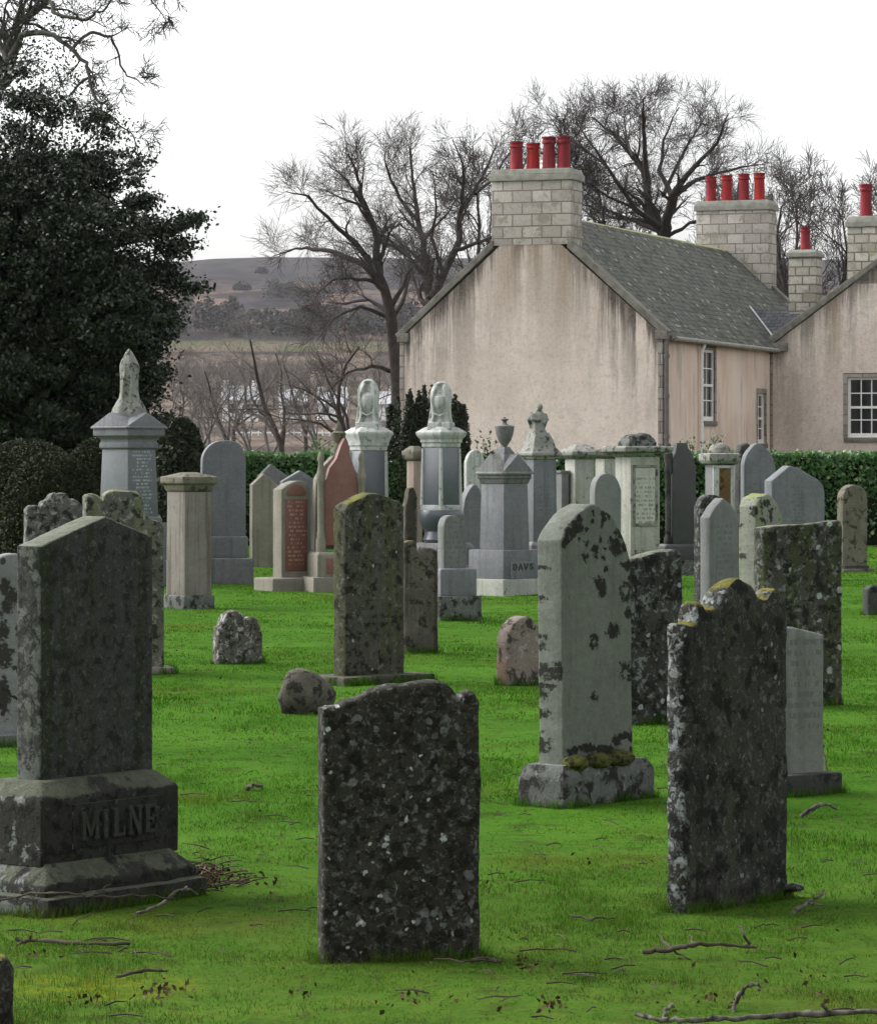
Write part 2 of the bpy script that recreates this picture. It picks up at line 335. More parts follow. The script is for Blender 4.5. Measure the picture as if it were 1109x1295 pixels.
# ------------------------------------------------------------------ world, light
w = bpy.data.worlds.new('World'); scene.world = w; w.use_nodes = True
nt = w.node_tree; bg = nt.nodes['Background']
sky = nt.nodes.new('ShaderNodeTexSky'); sky.sky_type = 'NISHITA'; sky.sun_disc = False
SUN_EL, SUN_ROT = R(42), R(292)
sky.sun_elevation = SUN_EL; sky.sun_rotation = SUN_ROT; sky.air_density = 1.0; sky.dust_density = 4.0; sky.ozone_density = 1.0
hs = nt.nodes.new('ShaderNodeHueSaturation'); hs.inputs['Saturation'].default_value = .12
nt.links.new(sky.outputs[0], hs.inputs['Color']); nt.links.new(hs.outputs[0], bg.inputs[0]); bg.inputs[1].default_value = .15
sl = bpy.data.lights.new('sun', 'SUN'); sl.energy = .55; sl.angle = R(45); sl.color = (1, .97, .93)
so = bpy.data.objects.new('sun', sl); COL.objects.link(so)
sd = Vector((math.sin(SUN_ROT) * math.cos(SUN_EL), math.cos(SUN_ROT) * math.cos(SUN_EL), math.sin(SUN_EL)))
so.rotation_euler = (-sd).to_track_quat('-Z', 'Y').to_euler()
scene.view_settings.view_transform = 'Standard'; scene.view_settings.look = 'None'; scene.view_settings.exposure = 1.3; scene.view_settings.gamma = 1
scene.cycles.max_bounces = 6; scene.cycles.transparent_max_bounces = 8
scene.cycles.use_adaptive_sampling = True; scene.cycles.adaptive_threshold = .02

# ------------------------------------------------------------------ ground
def ground_mesh():
    ys = [-12, -4, 2, 6]; y = 8.
    while y < 70: ys.append(y); y += .35 if y < 25 else .8
    while y < 6000: ys.append(y); y *= 1.045
    nx = 90; V = []
    for y in ys:
        half = 9 + max(y, 5) * .42
        for i in range(nx):
            u = i / (nx - 1) * 2 - 1; x = half * (abs(u) ** 1.5) * (1 if u > 0 else -1)
            V.append((x, y, ground_z(x, y)))
    Fc = [(r * nx + i, r * nx + i + 1, (r + 1) * nx + i + 1, (r + 1) * nx + i) for r in range(len(ys) - 1) for i in range(nx - 1)]
    me = np_mesh('ground', V, Fc)
    for p in me.polygons: p.use_smooth = True
    return me
m = NT('ground'); co = m.obj(False); xyz = m.sep(co)
lawn = m.mix(m.rng(m.noise(co, .9, 6, .65), .3, .7), (0.0338, 0.0988, 0.0078), (0.0598, 0.1456, 0.013))
lawn = m.mix(m.rng(m.noise(co, .55, 5, .6), .56, .7), lawn, (.056, .088, .009))
lawn = m.mix(m.math('MULTIPLY', m.rng(m.noise(co, 2.7, 6, .7), .6, .7), .6), lawn, (.032, .028, .012))
def patches(m, co, c):
    p = m.sep(co); dx = m.math('DIVIDE', m.math('ADD', p[0], 1.03), .34); dy = m.math('DIVIDE', m.math('SUBTRACT', p[1], 10.75), .34)
    d = m.math('ADD', m.math('MULTIPLY', dx, dx), m.math('MULTIPLY', dy, dy)); d = m.math('ADD', d, m.math('MULTIPLY', m.math('SUBTRACT', m.noise(co, 6, 5, .65), .5), 1.6))
    c = m.mix(m.math('MULTIPLY', m.rng(m.noise(co, 4.2, 6, .72), .53, .64), .7), c, (0.0286, 0.044, 0.0099))
    c = m.mix(m.math('MULTIPLY', m.rng(m.noise(co, 16., 5, .75), .57, .66), .55), c, (.020, .026, .009))
    c = m.mix(m.math('MULTIPLY', m.rng(m.noise(co, 7., 5, .7), .56, .68), .55), c, (0.09, 0.11, 0.025))
    near = m.rng(m.math('ADD', p[1], m.math('MULTIPLY', m.math('SUBTRACT', m.noise(co, 1.6, 5, .7), .5), 9.)), 17., 10.)      # turf tinted yellower and duller towards the front
    c = m.mix(m.math('MULTIPLY', near, .38), c, m.mix(m.rng(m.noise(co, 5, 6, .75), .40, .62), (0.0598, 0.0962, 0.0182), (0.1144, 0.1365, 0.0286)))
    c = m.mix(m.math('MULTIPLY', m.math('MULTIPLY', m.rng(d, 1.3, .3), m.rng(m.noise(co, 11, 6, .8), .42, .62)), .8), c, (.15, .175, .012))
    return c
lawn = patches(m, co, lawn)
lawn = m.mix(.5, lawn, m.mix(m.noise(co, 60, 3, .7), (0, 0, 0), (1, 1, 1)), 'OVERLAY')
rough_g = m.mix(m.rng(m.noise(co, .12, 5), .35, .65), (.07, .06, .03), (.10, .085, .05))
hs1 = m.noise(m.scale(co, .022, .005, 0), 1, 7, .66); hs2 = m.noise(m.scale(co, .07, .014, 0), 1, 6, .66)
hill = m.mix(m.rng(hs1, .44, .55), (.028, .024, .025), (.13, .088, .068)); hill = m.mix(m.rng(hs2, .50, .60), hill, (.022, .023, .026))
hill = m.mix(m.rng(m.noise(m.scale(co, .03, .006, 0), 1.7, 5), .55, .65), hill, (.040, .034, .048))
hill = m.mix(m.rng(m.math('ADD', xyz[1], m.math('MULTIPLY', m.math('SUBTRACT', hs1, .5), 1800.)), 1480, 1700), hill, m.mix(m.rng(hs2, .4, .6), (.026, .025, .029), (.046, .041, .040)))
fld = m.mix(m.rng(m.noise(m.scale(co, .09, .02, 0), 1, 3), .42, .56), (.115, .095, .072), (.085, .092, .045))
hill = m.mix(m.math('MULTIPLY', m.rng(xyz[1], 800, 812), m.rng(xyz[1], 890, 860)), hill, fld)
low = m.mix(m.rng(m.noise(m.scale(co, .07, .02, 0), 1, 6), .42, .6), (.066, .053, .048), (.155, .122, .098))
hill = m.mix(m.rng(xyz[1], 760, 790), low, hill)
far = m.mix(m.rng(xyz[1], 120, 260), rough_g, hill)
col = m.mix(m.rng(m.math('ADD', xyz[1], m.math('MULTIPLY', m.noise(co, .6, 3), 3.)), 70, 76), lawn, far)
m.bump(m.noise(co, 45, 5, .75), .7, .02)
m.done(col, 1., .02)
ground = tag(link('ground', ground_mesh(), m.m), kind='structure')

SOIL = []
for px, py, sr in ((205, 1264, .07), (165, 1268, .05), (665, 1228, .05), (700, 1281, .06), (640, 1212, .05), (385, 1263, .05), (110, 1283, .06), (45, 1226, .06), (290, 1150, .06), (680, 1170, .04), (870, 1205, .09), (820, 1250, .05), (990, 1268, .07), (940, 1232, .04), (1040, 1190, .05), (530, 1276, .06), (585, 1245, .04), (265, 1118, .16), (315, 1118, .08), (730, 1010, .05), (745, 1118, .05), (1060, 1090, .06), (340, 960, .05), (365, 968, .06), (860, 1262, .05), (760, 1255, .04), (470, 1262, .04), (340, 1200, .05), (70, 1180, .05), (1085, 1245, .06)):
    Y_ = EYE * F / (py - HZ); SOIL.append(((px - CX) / F * Y_, Y_, sr))
def blades(name, n_list, mat):
    Vs = []; Fs = []; base = 0
    for (y0, y1, dens, h, wd, marg) in n_list:
        area = (y1 - y0) * (2 * (.127 * (y0 + y1) / 2 + marg)); n = int(area * dens)
        y = np.sqrt(rng.uniform(y0 ** 2, y1 ** 2, n)); x = rng.uniform(-1, 1, n) * (.127 * y + marg)
        # clumpy density
        keep = rng.random(n) < .55 + .45 * np.sin(x * 5.1 + 2 * np.sin(y * 1.7)) * np.sin(y * 2.3 + 1.5 * np.sin(x * 3.))
        for (sx, sy, sr) in SOIL: keep &= ((x - sx) ** 2 / (sr * 1.0) ** 2 + (y - sy) ** 2 / (sr * 1.6) ** 2) > rng.uniform(.45, 1.25, n)
        x, y = x[keep], y[keep]; n = len(x)
        z = np.array([ground_z(a, b) for a, b in zip(x, y)]) - .004
        ang = rng.uniform(0, 2 * np.pi, n); hh = h * rng.uniform(.45, 1.25, n); lean = rng.uniform(.1, .9, n) * hh; la = rng.uniform(0, 2 * np.pi, n)
        patch = .75 + .35 * np.sin(x * 1.9 + 1.) * np.sin(y * 1.1 + x); hh *= patch; hh *= np.array([1 + .75 * noise.noise(Vector((a * 7, b_ * 4, 0))) + .5 * noise.noise(Vector((a * 19, b_ * 11, 5))) for a, b_ in zip(x, y)])
        wx, wy = np.cos(ang) * wd / 2, np.sin(ang) * wd / 2; lx, ly = np.cos(la) * lean, np.sin(la) * lean
        V = np.empty((n, 5, 3)); 
        V[:, 0] = np.stack([x - wx, y - wy, z], 1); V[:, 1] = np.stack([x + wx, y + wy, z], 1)
        V[:, 2] = np.stack([x + wx * .8 + lx * .35, y + wy * .8 + ly * .35, z + hh * .6], 1); V[:, 3] = np.stack([x - wx * .8 + lx * .35, y - wy * .8 + ly * .35, z + hh * .6], 1)
        V[:, 4] = np.stack([x + lx, y + ly, z + hh], 1)
        b = base + np.arange(n)[:, None] * 5
        Fs.append(np.concatenate([b + np.array([[0, 1, 2]]), b + np.array([[0, 2, 3]]), b + np.array([[3, 2, 4]])])); Vs.append(V.reshape(-1, 3)); base += n * 5
    return link(name, np_mesh(name, np.concatenate(Vs), np.concatenate(Fs)), mat)
m = NT('grass_blade'); g = m.n('ShaderNodeNewGeometry'); co = m.obj(False)
c = m.mix(g.outputs['Random Per Island'], (0.0234, 0.0832, 0.0052), (0.0858, 0.2054, 0.0182))
c = m.mix(m.rng(m.noise(co, .55, 5, .6), .56, .7), c, (.066, .105, .010))
c = m.mix(m.rng(m.noise(co, 1.3, 4, .6), .52, .66), c, (.026, .078, .003))
c = patches(m, co, c)
c = m.mix(m.math('GREATER_THAN', g.outputs['Random Per Island'], .955), c, (.13, .11, .04))
m.done(c, 1., .03)
t = m.n('ShaderNodeBsdfTranslucent'); m.l(c, t.inputs[0]); x = m.n('ShaderNodeMixShader'); x.inputs[0].default_value = .35
m.l(m.b.outputs[0], x.inputs[1]); m.l(t.outputs[0], x.inputs[2]); m.l(x.outputs[0], m.out.inputs[0])
grass = blades('grass', [(9.2, 13, 9500, .019, .0026, 1.5), (13, 19, 5200, .021, .0036, 2.0), (19, 30, 2100, .023, .0055, 2.4), (30, 46, 800, .021, .009, 2.8), (46, 68, 300, .026, .015, 3.5)], m.m)
tag(grass, 'short damp green grass of the churchyard lawn', 'grass', kind='stuff')

stone('ringed_grey', (.26, .265, .27), (.32, .325, .33), attrs=(('blot', (.05, .042, .036)),), dark=((.04, .036, .03), .10, 12), blot=((.05, .04, .034), .5, 9, .2), ring=((.04, .034, .03), .4, 8, .3), moss=((.46, .50, .30), .22), fine=.4)
stone('mottled_moss', (.12, .12, .10), (.2, .2, .175), dark=((.03, .029, .024), .38, 14), crust=((.36, .38, .34), .30, 18), moss=((.45, .48, .27), .36), streak=((.2, .22, .11), .35), fine=.5, bump=.8)
stone('crusted_grey', (.12, .115, .105), (.2, .195, .185), dark=((.03, .028, .024), .36, 17), crust=((.40, .41, .40), .34, 22), moss=((.34, .34, .24), .22), fine=.5, bump=.9)
# ------------------------------------------------------------------ headstones
def solve(xL, xN, xR, Y0, th, w=None, t=None):
    c, s = math.cos(R(th)), math.sin(R(th)); X0 = Xat(xN, Y0)
    kR, kL = (xR - CX) / F if xR is not None else 0, (xL - CX) / F if xL is not None else 0
    if th >= 0:
        if w is None: w = (kR * Y0 - X0) / (c - kR * s)
        if t is None: t = (X0 - kL * Y0) / (s + kL * c)
        sg = 1
    else:
        if w is None: w = (X0 - kL * Y0) / (c - kL * s)
        if t is None: t = (X0 - kR * Y0) / (s + kR * c)
        sg = -1
    cx = X0 + sg * c * w / 2 - s * t / 2; cy = Y0 + sg * s * w / 2 + c * t / 2
    return w, t, cx, cy
def shape_fn(kind, k=.5):
    if kind == 'round': return lambda u: k * (1 - math.sqrt(max(0, 1 - (2 * u - 1) ** 2)))
    if kind == 'gothic': return lambda u: k * abs(2 * u - 1) ** 1.55
    if kind == 'gable': return lambda u: k * abs(2 * u - 1)
    return lambda u: 0
def slab_mesh(name, w, t, zb, topf, r=.012, rough=.003, nx=26, nz=30, seed=0, brk=(), rs=5.0, sides=.5):
    """A standing slab: columns across the width, rows up to the top outline, rounded arrises, weathered by noise."""
    us = set(round(.5 - .5 * math.cos(math.pi * i / nx), 4) * .6 + .4 * i / nx for i in range(nx + 1))
    rr = min(r, t * .45)
    us |= {rr * .3 / w, rr / w, 1 - rr / w, 1 - rr * .3 / w, 0., 1.}
    us |= set(brk); us = sorted(us); us = [u for i, u in enumerate(us) if i == 0 or u - us[i - 1] > .0015 or u == 1.]
    n = len(us); tops = [topf(u) for u in us]; V = []
    zfr = [j / nz for j in range(nz + 1)]
    off = Vector((seed * 3.7, seed * 1.3, seed * .7))
    m = nz + 3
    def zrow(j, top):
        if j <= nz: return zb + (top - rr - zb) * j / nz
        return top - rr * (.3 if j == nz + 1 else 0)
    for face in (-1, 1):
        for i, u in enumerate(us):
            x = (u - .5) * w; top = tops[i]
            for j in range(m):
                z = zrow(j, top); d = min(u * w, (1 - u) * w, top - z)
                hy = t / 2 if d >= rr else t / 2 - rr + math.sqrt(max(0, rr * rr - (rr - d) ** 2))
                p = Vector((x, face * hy, z)); q = p * rs + off
                a = noise.noise(q) + .6 * noise.noise(q * 2.7) + .35 * noise.noise(q * 7)
                dx = noise.noise(q + Vector((9, 0, 0))) + .6 * noise.noise(q * 3.1); dz = noise.noise(q + Vector((0, 9, 0))) + .7 * noise.noise(q * 3.7)
                V.append((x + rough * 1.3 * dx * (sides * 2 * abs(2 * u - 1) ** 3), face * hy + face * rough * a, z + rough * 1.5 * dz * ((z - zb) / (top - zb)) ** 4))
    Fc = []; q = n * m
    for i in range(n - 1):
        for j in range(m - 1):
            a, b, c, d = i * m + j, (i + 1) * m + j, (i + 1) * m + j + 1, i * m + j + 1
            Fc.append((a, b, c, d)); Fc.append((q + a, q + d, q + c, q + b))
        a, b = i * m + m - 1, (i + 1) * m + m - 1; Fc.append((a, b, q + b, q + a))
        a, b = i * m, (i + 1) * m; Fc.append((b, a, q + a, q + b))
    for j in range(m - 1):
        a, b = j, j + 1; Fc.append((a, b, q + b, q + a))
        a, b = (n - 1) * m + j, (n - 1) * m + j + 1; Fc.append((b, a, q + a, q + b))
    me = np_mesh(name, V, Fc)
    uvs(me)
    for p in me.polygons: p.use_smooth = True
    me.set_sharp_from_angle(angle=R(48))
    return me
def catmull(pts, k=4):
    out = []
    for i in range(len(pts) - 1):
        p0, p1, p2, p3 = pts[max(i - 1, 0)], pts[i], pts[i + 1], pts[min(i + 2, len(pts) - 1)]
        for j in range(k):
            t = j / k; out.append(tuple(.5 * (2 * b_ + (c_ - a_) * t + (2 * a_ - 5 * b_ + 4 * c_ - d_) * t * t + (3 * b_ - a_ - 3 * c_ + d_) * t ** 3) for a_, b_, c_, d_ in zip(p0, p1, p2, p3)))
    return out + [pts[-1]]
def paint(o, name, blobs, seed=0):
    """lichen patches stored on the mesh as a point attribute; blobs: (px, py, rx, ry) seen on the stone"""
    bpy.context.view_layer.update(); mw = o.matrix_world; me = o.data; vals = []
    for v in me.vertices:
        p = mw @ v.co; q = v.co * 30 + Vector((seed, 0, 0)); ex = 3.4 * noise.noise(q) + 2.2 * noise.noise(q * 2.2); ez = 3.4 * noise.noise(q + Vector((7, 3, 1))) + 2.2 * noise.noise(q * 2.3)
        a, b_ = CX + p.x / p.y * F + ex, HZ - (p.z - EYE) / p.y * F + ez; m_ = 0.
        for x0, y0, rx, ry in blobs:
            d = ((a - x0) / rx) ** 2 + ((b_ - y0) / ry) ** 2
            if d < 4: m_ = max(m_, 1 - .5 * d)
        vals.append(m_ * .92)
    at = me.attributes.new(name, 'FLOAT', 'POINT'); at.data.foreach_set('value', vals)
NSEED = [0]
FEET = []
def HS(label, mat, xL, xN, xR, yB=None, Y=None, th=50, w=None, t=None, yT=None, shape=('flat', 0), out=None, plinth=None, rough=.003, r=.012,
       nx=22, nz=26, lean=(0, 0), sink=.06, sharp=False, group=None, pmat=None, cat='headstone', name='headstone', rs=5.0, zb=None):
    """Headstone from the pixel edges of its visible side face (xL..xN or xN..xR) and front face, and the ground row or depth of its near corner.
    plinth: list of (w, t, z0, z1, taper, material) boxes under the slab; then xL,xN,xR describe the slab itself."""
    NSEED[0] += 1
    Y0 = Y if Y is not None else depth(yB)
    w, t, cx, cy = solve(xL, xN, xR, Y0, th, w, t)
    c, s = math.cos(R(th)), math.sin(R(th))
    def uz(px, py):
        k = (px - CX) / F; a = (k * (cy - t / 2 * c) - cx - t / 2 * s) / (c - k * s); return a / w + .5, Zat(py, cy + a * s - t / 2 * c)
    if out:
        pts = [uz(*p) for p in (out if sharp or len(out) < 5 else catmull(out))]; us = [p[0] for p in pts]; zs = [p[1] for p in pts]; us[0] = min(us[0], 0); us[-1] = max(us[-1], 1)
        topf = lambda u: float(np.interp(u, us, zs)); brk = [u for u in us if .01 < u < .99]
    else:
        f = shape_fn(*shape); zt = Zat(yT, cy - t / 2 * c); topf = lambda u: zt - w * f(u); brk = (.5,)
    gz = ground_z(cx, cy)
    FEET.append((cx, cy, plinth[0][0] if plinth else w, plinth[0][1] if plinth else t, R(th)))
    z0 = zb if zb is not None else (plinth[-1][3] - .005 if plinth else gz - sink)
    if plinth:
        root = empty(name, label, cat, (cx, cy, 0), R(th), group, R(lean[0]), R(lean[1]))
        link('slab', slab_mesh('slab', w, t, z0, topf, r, rough, nx, nz, NSEED[0], brk, rs), MATS[mat], root)
        for i, (pw, pt, pz0, pz1, tp, pm) in enumerate(plinth):
            mb = MB(); h = pz1 - pz0
            if tp > 0: mb.stack([(pw / 2, pz0), (pw / 2, pz1 - tp * .55), (pw / 2 - tp, pz1)], ratio=1)
            else: mb.stack([(pw / 2, pz0), (pw / 2, pz1)])
            mb.v = [(x, y / (pw / 2) * (pt / 2) if tp <= 0 or abs(abs(x) - pw / 2) < 1e-6 else (y / abs(y)) * (pt / 2 - tp), z) for x, y, z in mb.v]
            mb.build('plinth' if i == len(plinth) - 1 else 'base_slab', MATS[pm or mat], root, bevel=.012, seg=2, rough=rough * .8, cuts=5)
        root['w'] = w; root['t'] = t
        return root
    o = link(name, slab_mesh(name, w, t, z0, topf, r, rough, nx, nz, NSEED[0], brk, rs), MATS[mat])
    o.location = (cx, cy, 0); o.rotation_euler = (R(lean[0]), R(lean[1]), R(th))
    return tag(o, label, cat, group)

# --- foreground
G = 'weathered headstones in the grass'
HS('black headstone with white lichen spots and scrolled shoulders, alone in the foreground grass', 'dark_white_lichen', 403, 408, 608, yB=1219, th=14, t=.09, group=G,
   out=[(408, 897), (418, 894), (432, 892), (436, 887), (457, 881), (478, 872), (507, 866), (548, 862), (566, 866), (578, 877), (582, 887), (586, 879), (594, 875), (603, 878), (608, 890)], rough=.0035, nx=130, nz=200, r=.018, rs=7)
_o = bpy.context.scene.collection.objects[-1]
zz = lambda L, k=1.: [(390 + x / 3.408, 850 + y / 3.408, r / 3.408 * k, r / 3.408 * k * 1.15) for x, y, r in L]
paint(_o, 'white', zz([(372, 265, 10), (90, 248, 11), (68, 262, 8), (73, 385, 8), (93, 437, 13), (320, 487, 11), (485, 362, 11), (444, 415, 10), (438, 540, 10), (518, 545, 13), (423, 632, 14), (340, 720, 20), (335, 755, 15), (345, 785, 10), (360, 812, 10), (588, 725, 15), (580, 705, 9), (245, 862, 14), (418, 865, 10), (500, 833, 8), (502, 900, 10), (626, 863, 11), (88, 803, 9), (137, 1000, 13), (113, 1040, 11), (305, 1032, 11), (228, 1080, 21), (205, 1092, 10), (453, 1078, 12), (433, 1108, 9), (556, 1065, 10), (625, 1130, 11), (170, 1190, 10), (225, 1207, 9), (388, 935, 9), (72, 1085, 8), (100, 615, 8), (700, 1075, 10), (262, 740, 9), (280, 825, 9), (70, 155, 14), (125, 148, 16), (665, 110, 12), (310, 965, 13)], .78))
paint(_o, 'grey', zz([(690, 880, 30), (330, 960, 32), (350, 985, 22), (540, 470, 16), (655, 315, 22), (665, 350, 18), (520, 215, 20), (600, 210, 24), (640, 240, 20), (585, 250, 18), (480, 170, 18), (205, 195, 22), (200, 310, 22), (240, 325, 14), (275, 1010, 20), (500, 1040, 30), (470, 1075, 22), (545, 1040, 22), (610, 1040, 25), (520, 1100, 26), (580, 1090, 22), (700, 1000, 20), (655, 965, 22), (660, 560, 20), (690, 580, 18), (460, 590, 18), (510, 620, 14), (400, 650, 18), (290, 250, 22), (690, 1080, 22), (370, 1020, 18), (165, 1045, 18), (190, 480, 24), (150, 650, 20), (720, 740, 14), (400, 340, 12), (250, 390, 14), (90, 130, 30), (500, 710, 10), (640, 110, 24)], .7), 5)
HS('tall black headstone with arched crest and mossy yellow shoulder at right', 'dark_crusted', 841, 866, 997, yB=1154, th=53, group=G,
   out=[(866, 789), (880, 786), (884, 765), (888, 759), (894, 766), (901, 769), (908, 765), (917, 748), (926, 737), (936, 731), (946, 735), (954, 741), (960, 753), (965, 757), (972, 755), (978, 747), (983, 744), (989, 752), (995, 762), (998, 790)],
   rough=.006, nx=60, nz=80, r=.022, rs=7)
HS('dark corner stub of a headstone at the edge of the foreground', 'dark_crusted', -60, -40, 20, Y=9.75, th=15, t=.12, out=[(-40, 1226), (-10, 1216), (6, 1213), (14, 1217), (20, 1230)], rough=.006, r=.03, nx=24, nz=24, group=G)
# carved granite headstone with the name on its die
cx, cy = 0, 0
Yb = depth(1157); th = 53
wS, tS = .81, .48
_w, _t, cx, cy = solve(None, 58, None, Yb, th, wS, tS)
milne = empty('headstone', 'dark gabled granite headstone on a stepped plinth lettered MILNE', 'headstone', (cx, cy, 0), R(th), G)
def stepbox(mb, w_, t_, z0, z1, z2, ins): 
    vs = [(sx * a, sy * b, z) for a, b, z in ((w_ / 2, t_ / 2, z0), (w_ / 2, t_ / 2, z1), (w_ / 2 - ins, t_ / 2 - ins, z2)) for sx, sy in ((-1, -1), (1, -1), (1, 1), (-1, 1))]
    fs = [(0, 3, 2, 1), (8, 9, 10, 11)] + [(4 * i + j, 4 * i + (j + 1) % 4, 4 * i + 4 + (j + 1) % 4, 4 * i + 4 + j) for i in range(2) for j in range(4)]
    mb.add(vs, fs)
mb = MB(); stepbox(mb, wS, tS, -.12, .095, .165, .07); mb.build('base_slab', MATS['milne_plinth'], milne, bevel=.006, seg=1, rough=.0022, cuts=8, rs=8)
mb = MB(); mb.box(-wS / 2 - .03, wS / 2 + .012, -tS / 2 - .04, tS / 2 + .03, -.15, .058); mb.build('footing', MATS['milne_plinth'], milne, bevel=.02, rough=.012, cuts=9, rs=7)
mb = MB(); stepbox(mb, .735, .335, .15, .395, .45, .06); die = mb.build('plinth', MATS['milne_plinth'], milne, bevel=.006, seg=1, rough=.0015, cuts=6); die.location.x = .018
wM = 131 / (F / Yb * math.cos(R(th))) ; tM = .118
SHX = .062
def uzm(px, py):
    c, s = math.cos(R(th)), math.sin(R(th)); k = (px - CX) / F; a = (k * (cy + SHX * s - tM / 2 * c) - cx - SHX * c - tM / 2 * s) / (c - k * s); return a / wM + .5, Zat(py, cy + a * s - tM / 2 * c)
pz = [uzm(*p) for p in ((68, 691), (134, 653), (197, 679))]
_us = [0, pz[1][0], 1]; _zs = [p[1] for p in pz]
link('slab', slab_mesh('slab', wM, tM, .445, lambda u: float(np.interp(u, _us, _zs)), .007, .002, 40, 50, 5, [pz[1][0]]), MATS['milne_granite'], milne).location.x = SHX
def letter_bars(ch):
    """slab-serif capitals on a 0..1 square, as lists of (x0,y0,x1,y1,width) strokes"""
    sv = lambda x, ys=(0, 1): [(x - .14, y, x + .14, y, .1) for y in ys]
    if ch == 'M': return [(.14, 0, .14, 1, .17), (.86, 0, .86, 1, .17), (.14, 1, .5, .15, .14), (.86, 1, .5, .15, .14)] + sv(.14, (.04,)) + sv(.86, (.04,)) + [(0, .96, .2, .96, .09), (.8, .96, 1, .96, .09)]
    if ch == 'I': return [(.5, 0, .5, 1, .2)] + [(.3, .04, .7, .04, .09), (.3, .96, .7, .96, .09)]
    if ch == 'L': return [(.25, 0, .25, 1, .2), (.05, .05, .9, .05, .11), (.86, 0, .86, .3, .09), (.05, .96, .45, .96, .09)]
    if ch == 'N': return [(.16, 0, .16, 1, .12), (.84, 0, .84, 1, .12), (.14, 1, .86, 0, .18), (0, .04, .32, .04, .09), (.68, .96, 1, .96, .09), (0, .96, .2, .96, .09)]
    if ch == 'E': return [(.25, 0, .25, 1, .2), (.05, .05, .88, .05, .11), (.05, .95, .85, .95, .11), (.25, .5, .65, .5, .1), (.84, 0, .84, .28, .09), (.81, .72, .81, 1, .09), (.64, .36, .64, .64, .08)]
    if ch == 'D': return [(.2, 0, .2, 1, .18), (.05, .05, .6, .05, .1), (.05, .95, .6, .95, .1), (.6, .05, .86, .3, .13), (.86, .28, .86, .72, .15), (.86, .7, .6, .95, .13)]
    if ch == 'A': return [(.08, 0, .5, 1, .12), (.92, 0, .5, 1, .17), (.25, .33, .75, .33, .1), (0, .03, .24, .03, .08), (.72, .03, 1, .03, .08)]
    if ch == 'V': return [(.08, 1, .5, 0, .17), (.92, 1, .5, 0, .12), (0, .97, .26, .97, .08), (.74, .97, 1, .97, .08)]
    if ch == 'S': return [(.85, .78, .6, .95, .13), (.6, .95, .35, .93, .13), (.35, .93, .18, .76, .14), (.18, .76, .3, .57, .15), (.3, .57, .72, .44, .15), (.72, .44, .85, .24, .15), (.85, .24, .65, .06, .13), (.65, .06, .35, .05, .12), (.35, .05, .15, .24, .12)]
    if ch == 'Y': return [(.08, 1, .5, .45, .15), (.92, 1, .5, .45, .12), (.5, 0, .5, .5, .17), (.3, .03, .7, .03, .08)]
    if ch == 'O': return [(.5, .04, .15, .25, .13), (.15, .23, .15, .77, .16), (.15, .75, .5, .96, .13), (.5, .96, .85, .75, .13), (.85, .77, .85, .23, .16), (.85, .25, .5, .04, .13)]
    if ch == 'R': return [(.2, 0, .2, 1, .18), (.05, .95, .65, .95, .1), (.65, .95, .85, .76, .13), (.85, .76, .65, .52, .13), (.2, .52, .65, .52, .1), (.5, .52, .92, .02, .16), (.05, .03, .4, .03, .08)]
    if ch == 'K': return [(.2, 0, .2, 1, .18), (.2, .4, .88, 1, .12), (.42, .58, .92, 0, .17), (.05, .03, .36, .03, .08), (.05, .97, .36, .97, .08)]
    return []
def word(txt, x0, z0, hgt, wid, gap, y, dep, mat, parent, name='lettering'):
    mb = MB(); x = x0; lift = 0
    for ch in txt:
        ww = wid * (.62 if ch == 'I' else 1.25 if ch == 'M' else 1)
        for (a, b, c_, d, k) in letter_bars(ch):
            p = Vector((a * ww, b * hgt)); q = Vector((c_ * ww, d * hgt)); dv = (q - p).normalized(); nn = Vector((-dv.y, dv.x)) * k * hgt * .5
            o = [p + nn, p - nn, q - nn, q + nn]; lift = (lift + 1) % 7
            mb.prism([(x + v.x, z0 + v.y) for v in o], y - dep - lift * .0004, y + .002)
        x += ww + gap
    return mb.build(name, mat, parent, smooth=20)
mb = MB(); mb.box(-.21, .255, -.335 / 2 - .004, -.335 / 2 + .01, .205, .365); mb.build('name_panel', MATS['milne_plinth'], die, bevel=.003)
word('MILNE', -.175, .235, .10, .074, .012, -.335 / 2 - .004, .012, MATS['letters'], die)

# arched headstone on its plinth
Yc = depth(1023); th = 50; sc = F / Yc
pw, pt, cx, cy = solve(654, 713, 828, Yc, th)
zt = lambda py: Zat(py, cy - .1)
arch = empty('headstone', 'tall pale round-topped headstone with black lichen blotches on a mossy plinth', 'headstone', (cx, cy, 0), R(th), G, R(-.6))
sw, st = (804 - 709) / (sc * math.cos(R(th))), 31 / (sc * math.sin(R(th)))
c, s = math.cos(R(th)), math.sin(R(th))
def uzd(px, py):
    k = (px - CX) / F; a = (k * (cy - st / 2 * c) - cx - st / 2 * s) / (c - k * s); return a / sw + .5, Zat(py, cy + a * s - st / 2 * c)
dp = [uzd(*p) for p in [(709, 700), (711, 690), (717, 674), (724, 663), (732, 652), (741, 644), (752, 638), (760, 639.5), (769, 645), (778, 655), (786, 668), (793, 684), (799, 706), (803, 730)]]
zpl = zt(964); dp = catmull(dp)
_o = link('slab', slab_mesh('slab', sw, st, zpl - .01, lambda u: float(np.interp(u, [p[0] for p in dp], [p[1] for p in dp])), .012, .003, 130, 240, 9), MATS['grey_green_blotched'], arch)
zd = lambda L: [(620 + x / 3.083, 620 + y / 3.083, rx / 3.083, ry / 3.083) for x, y, rx, ry in L]
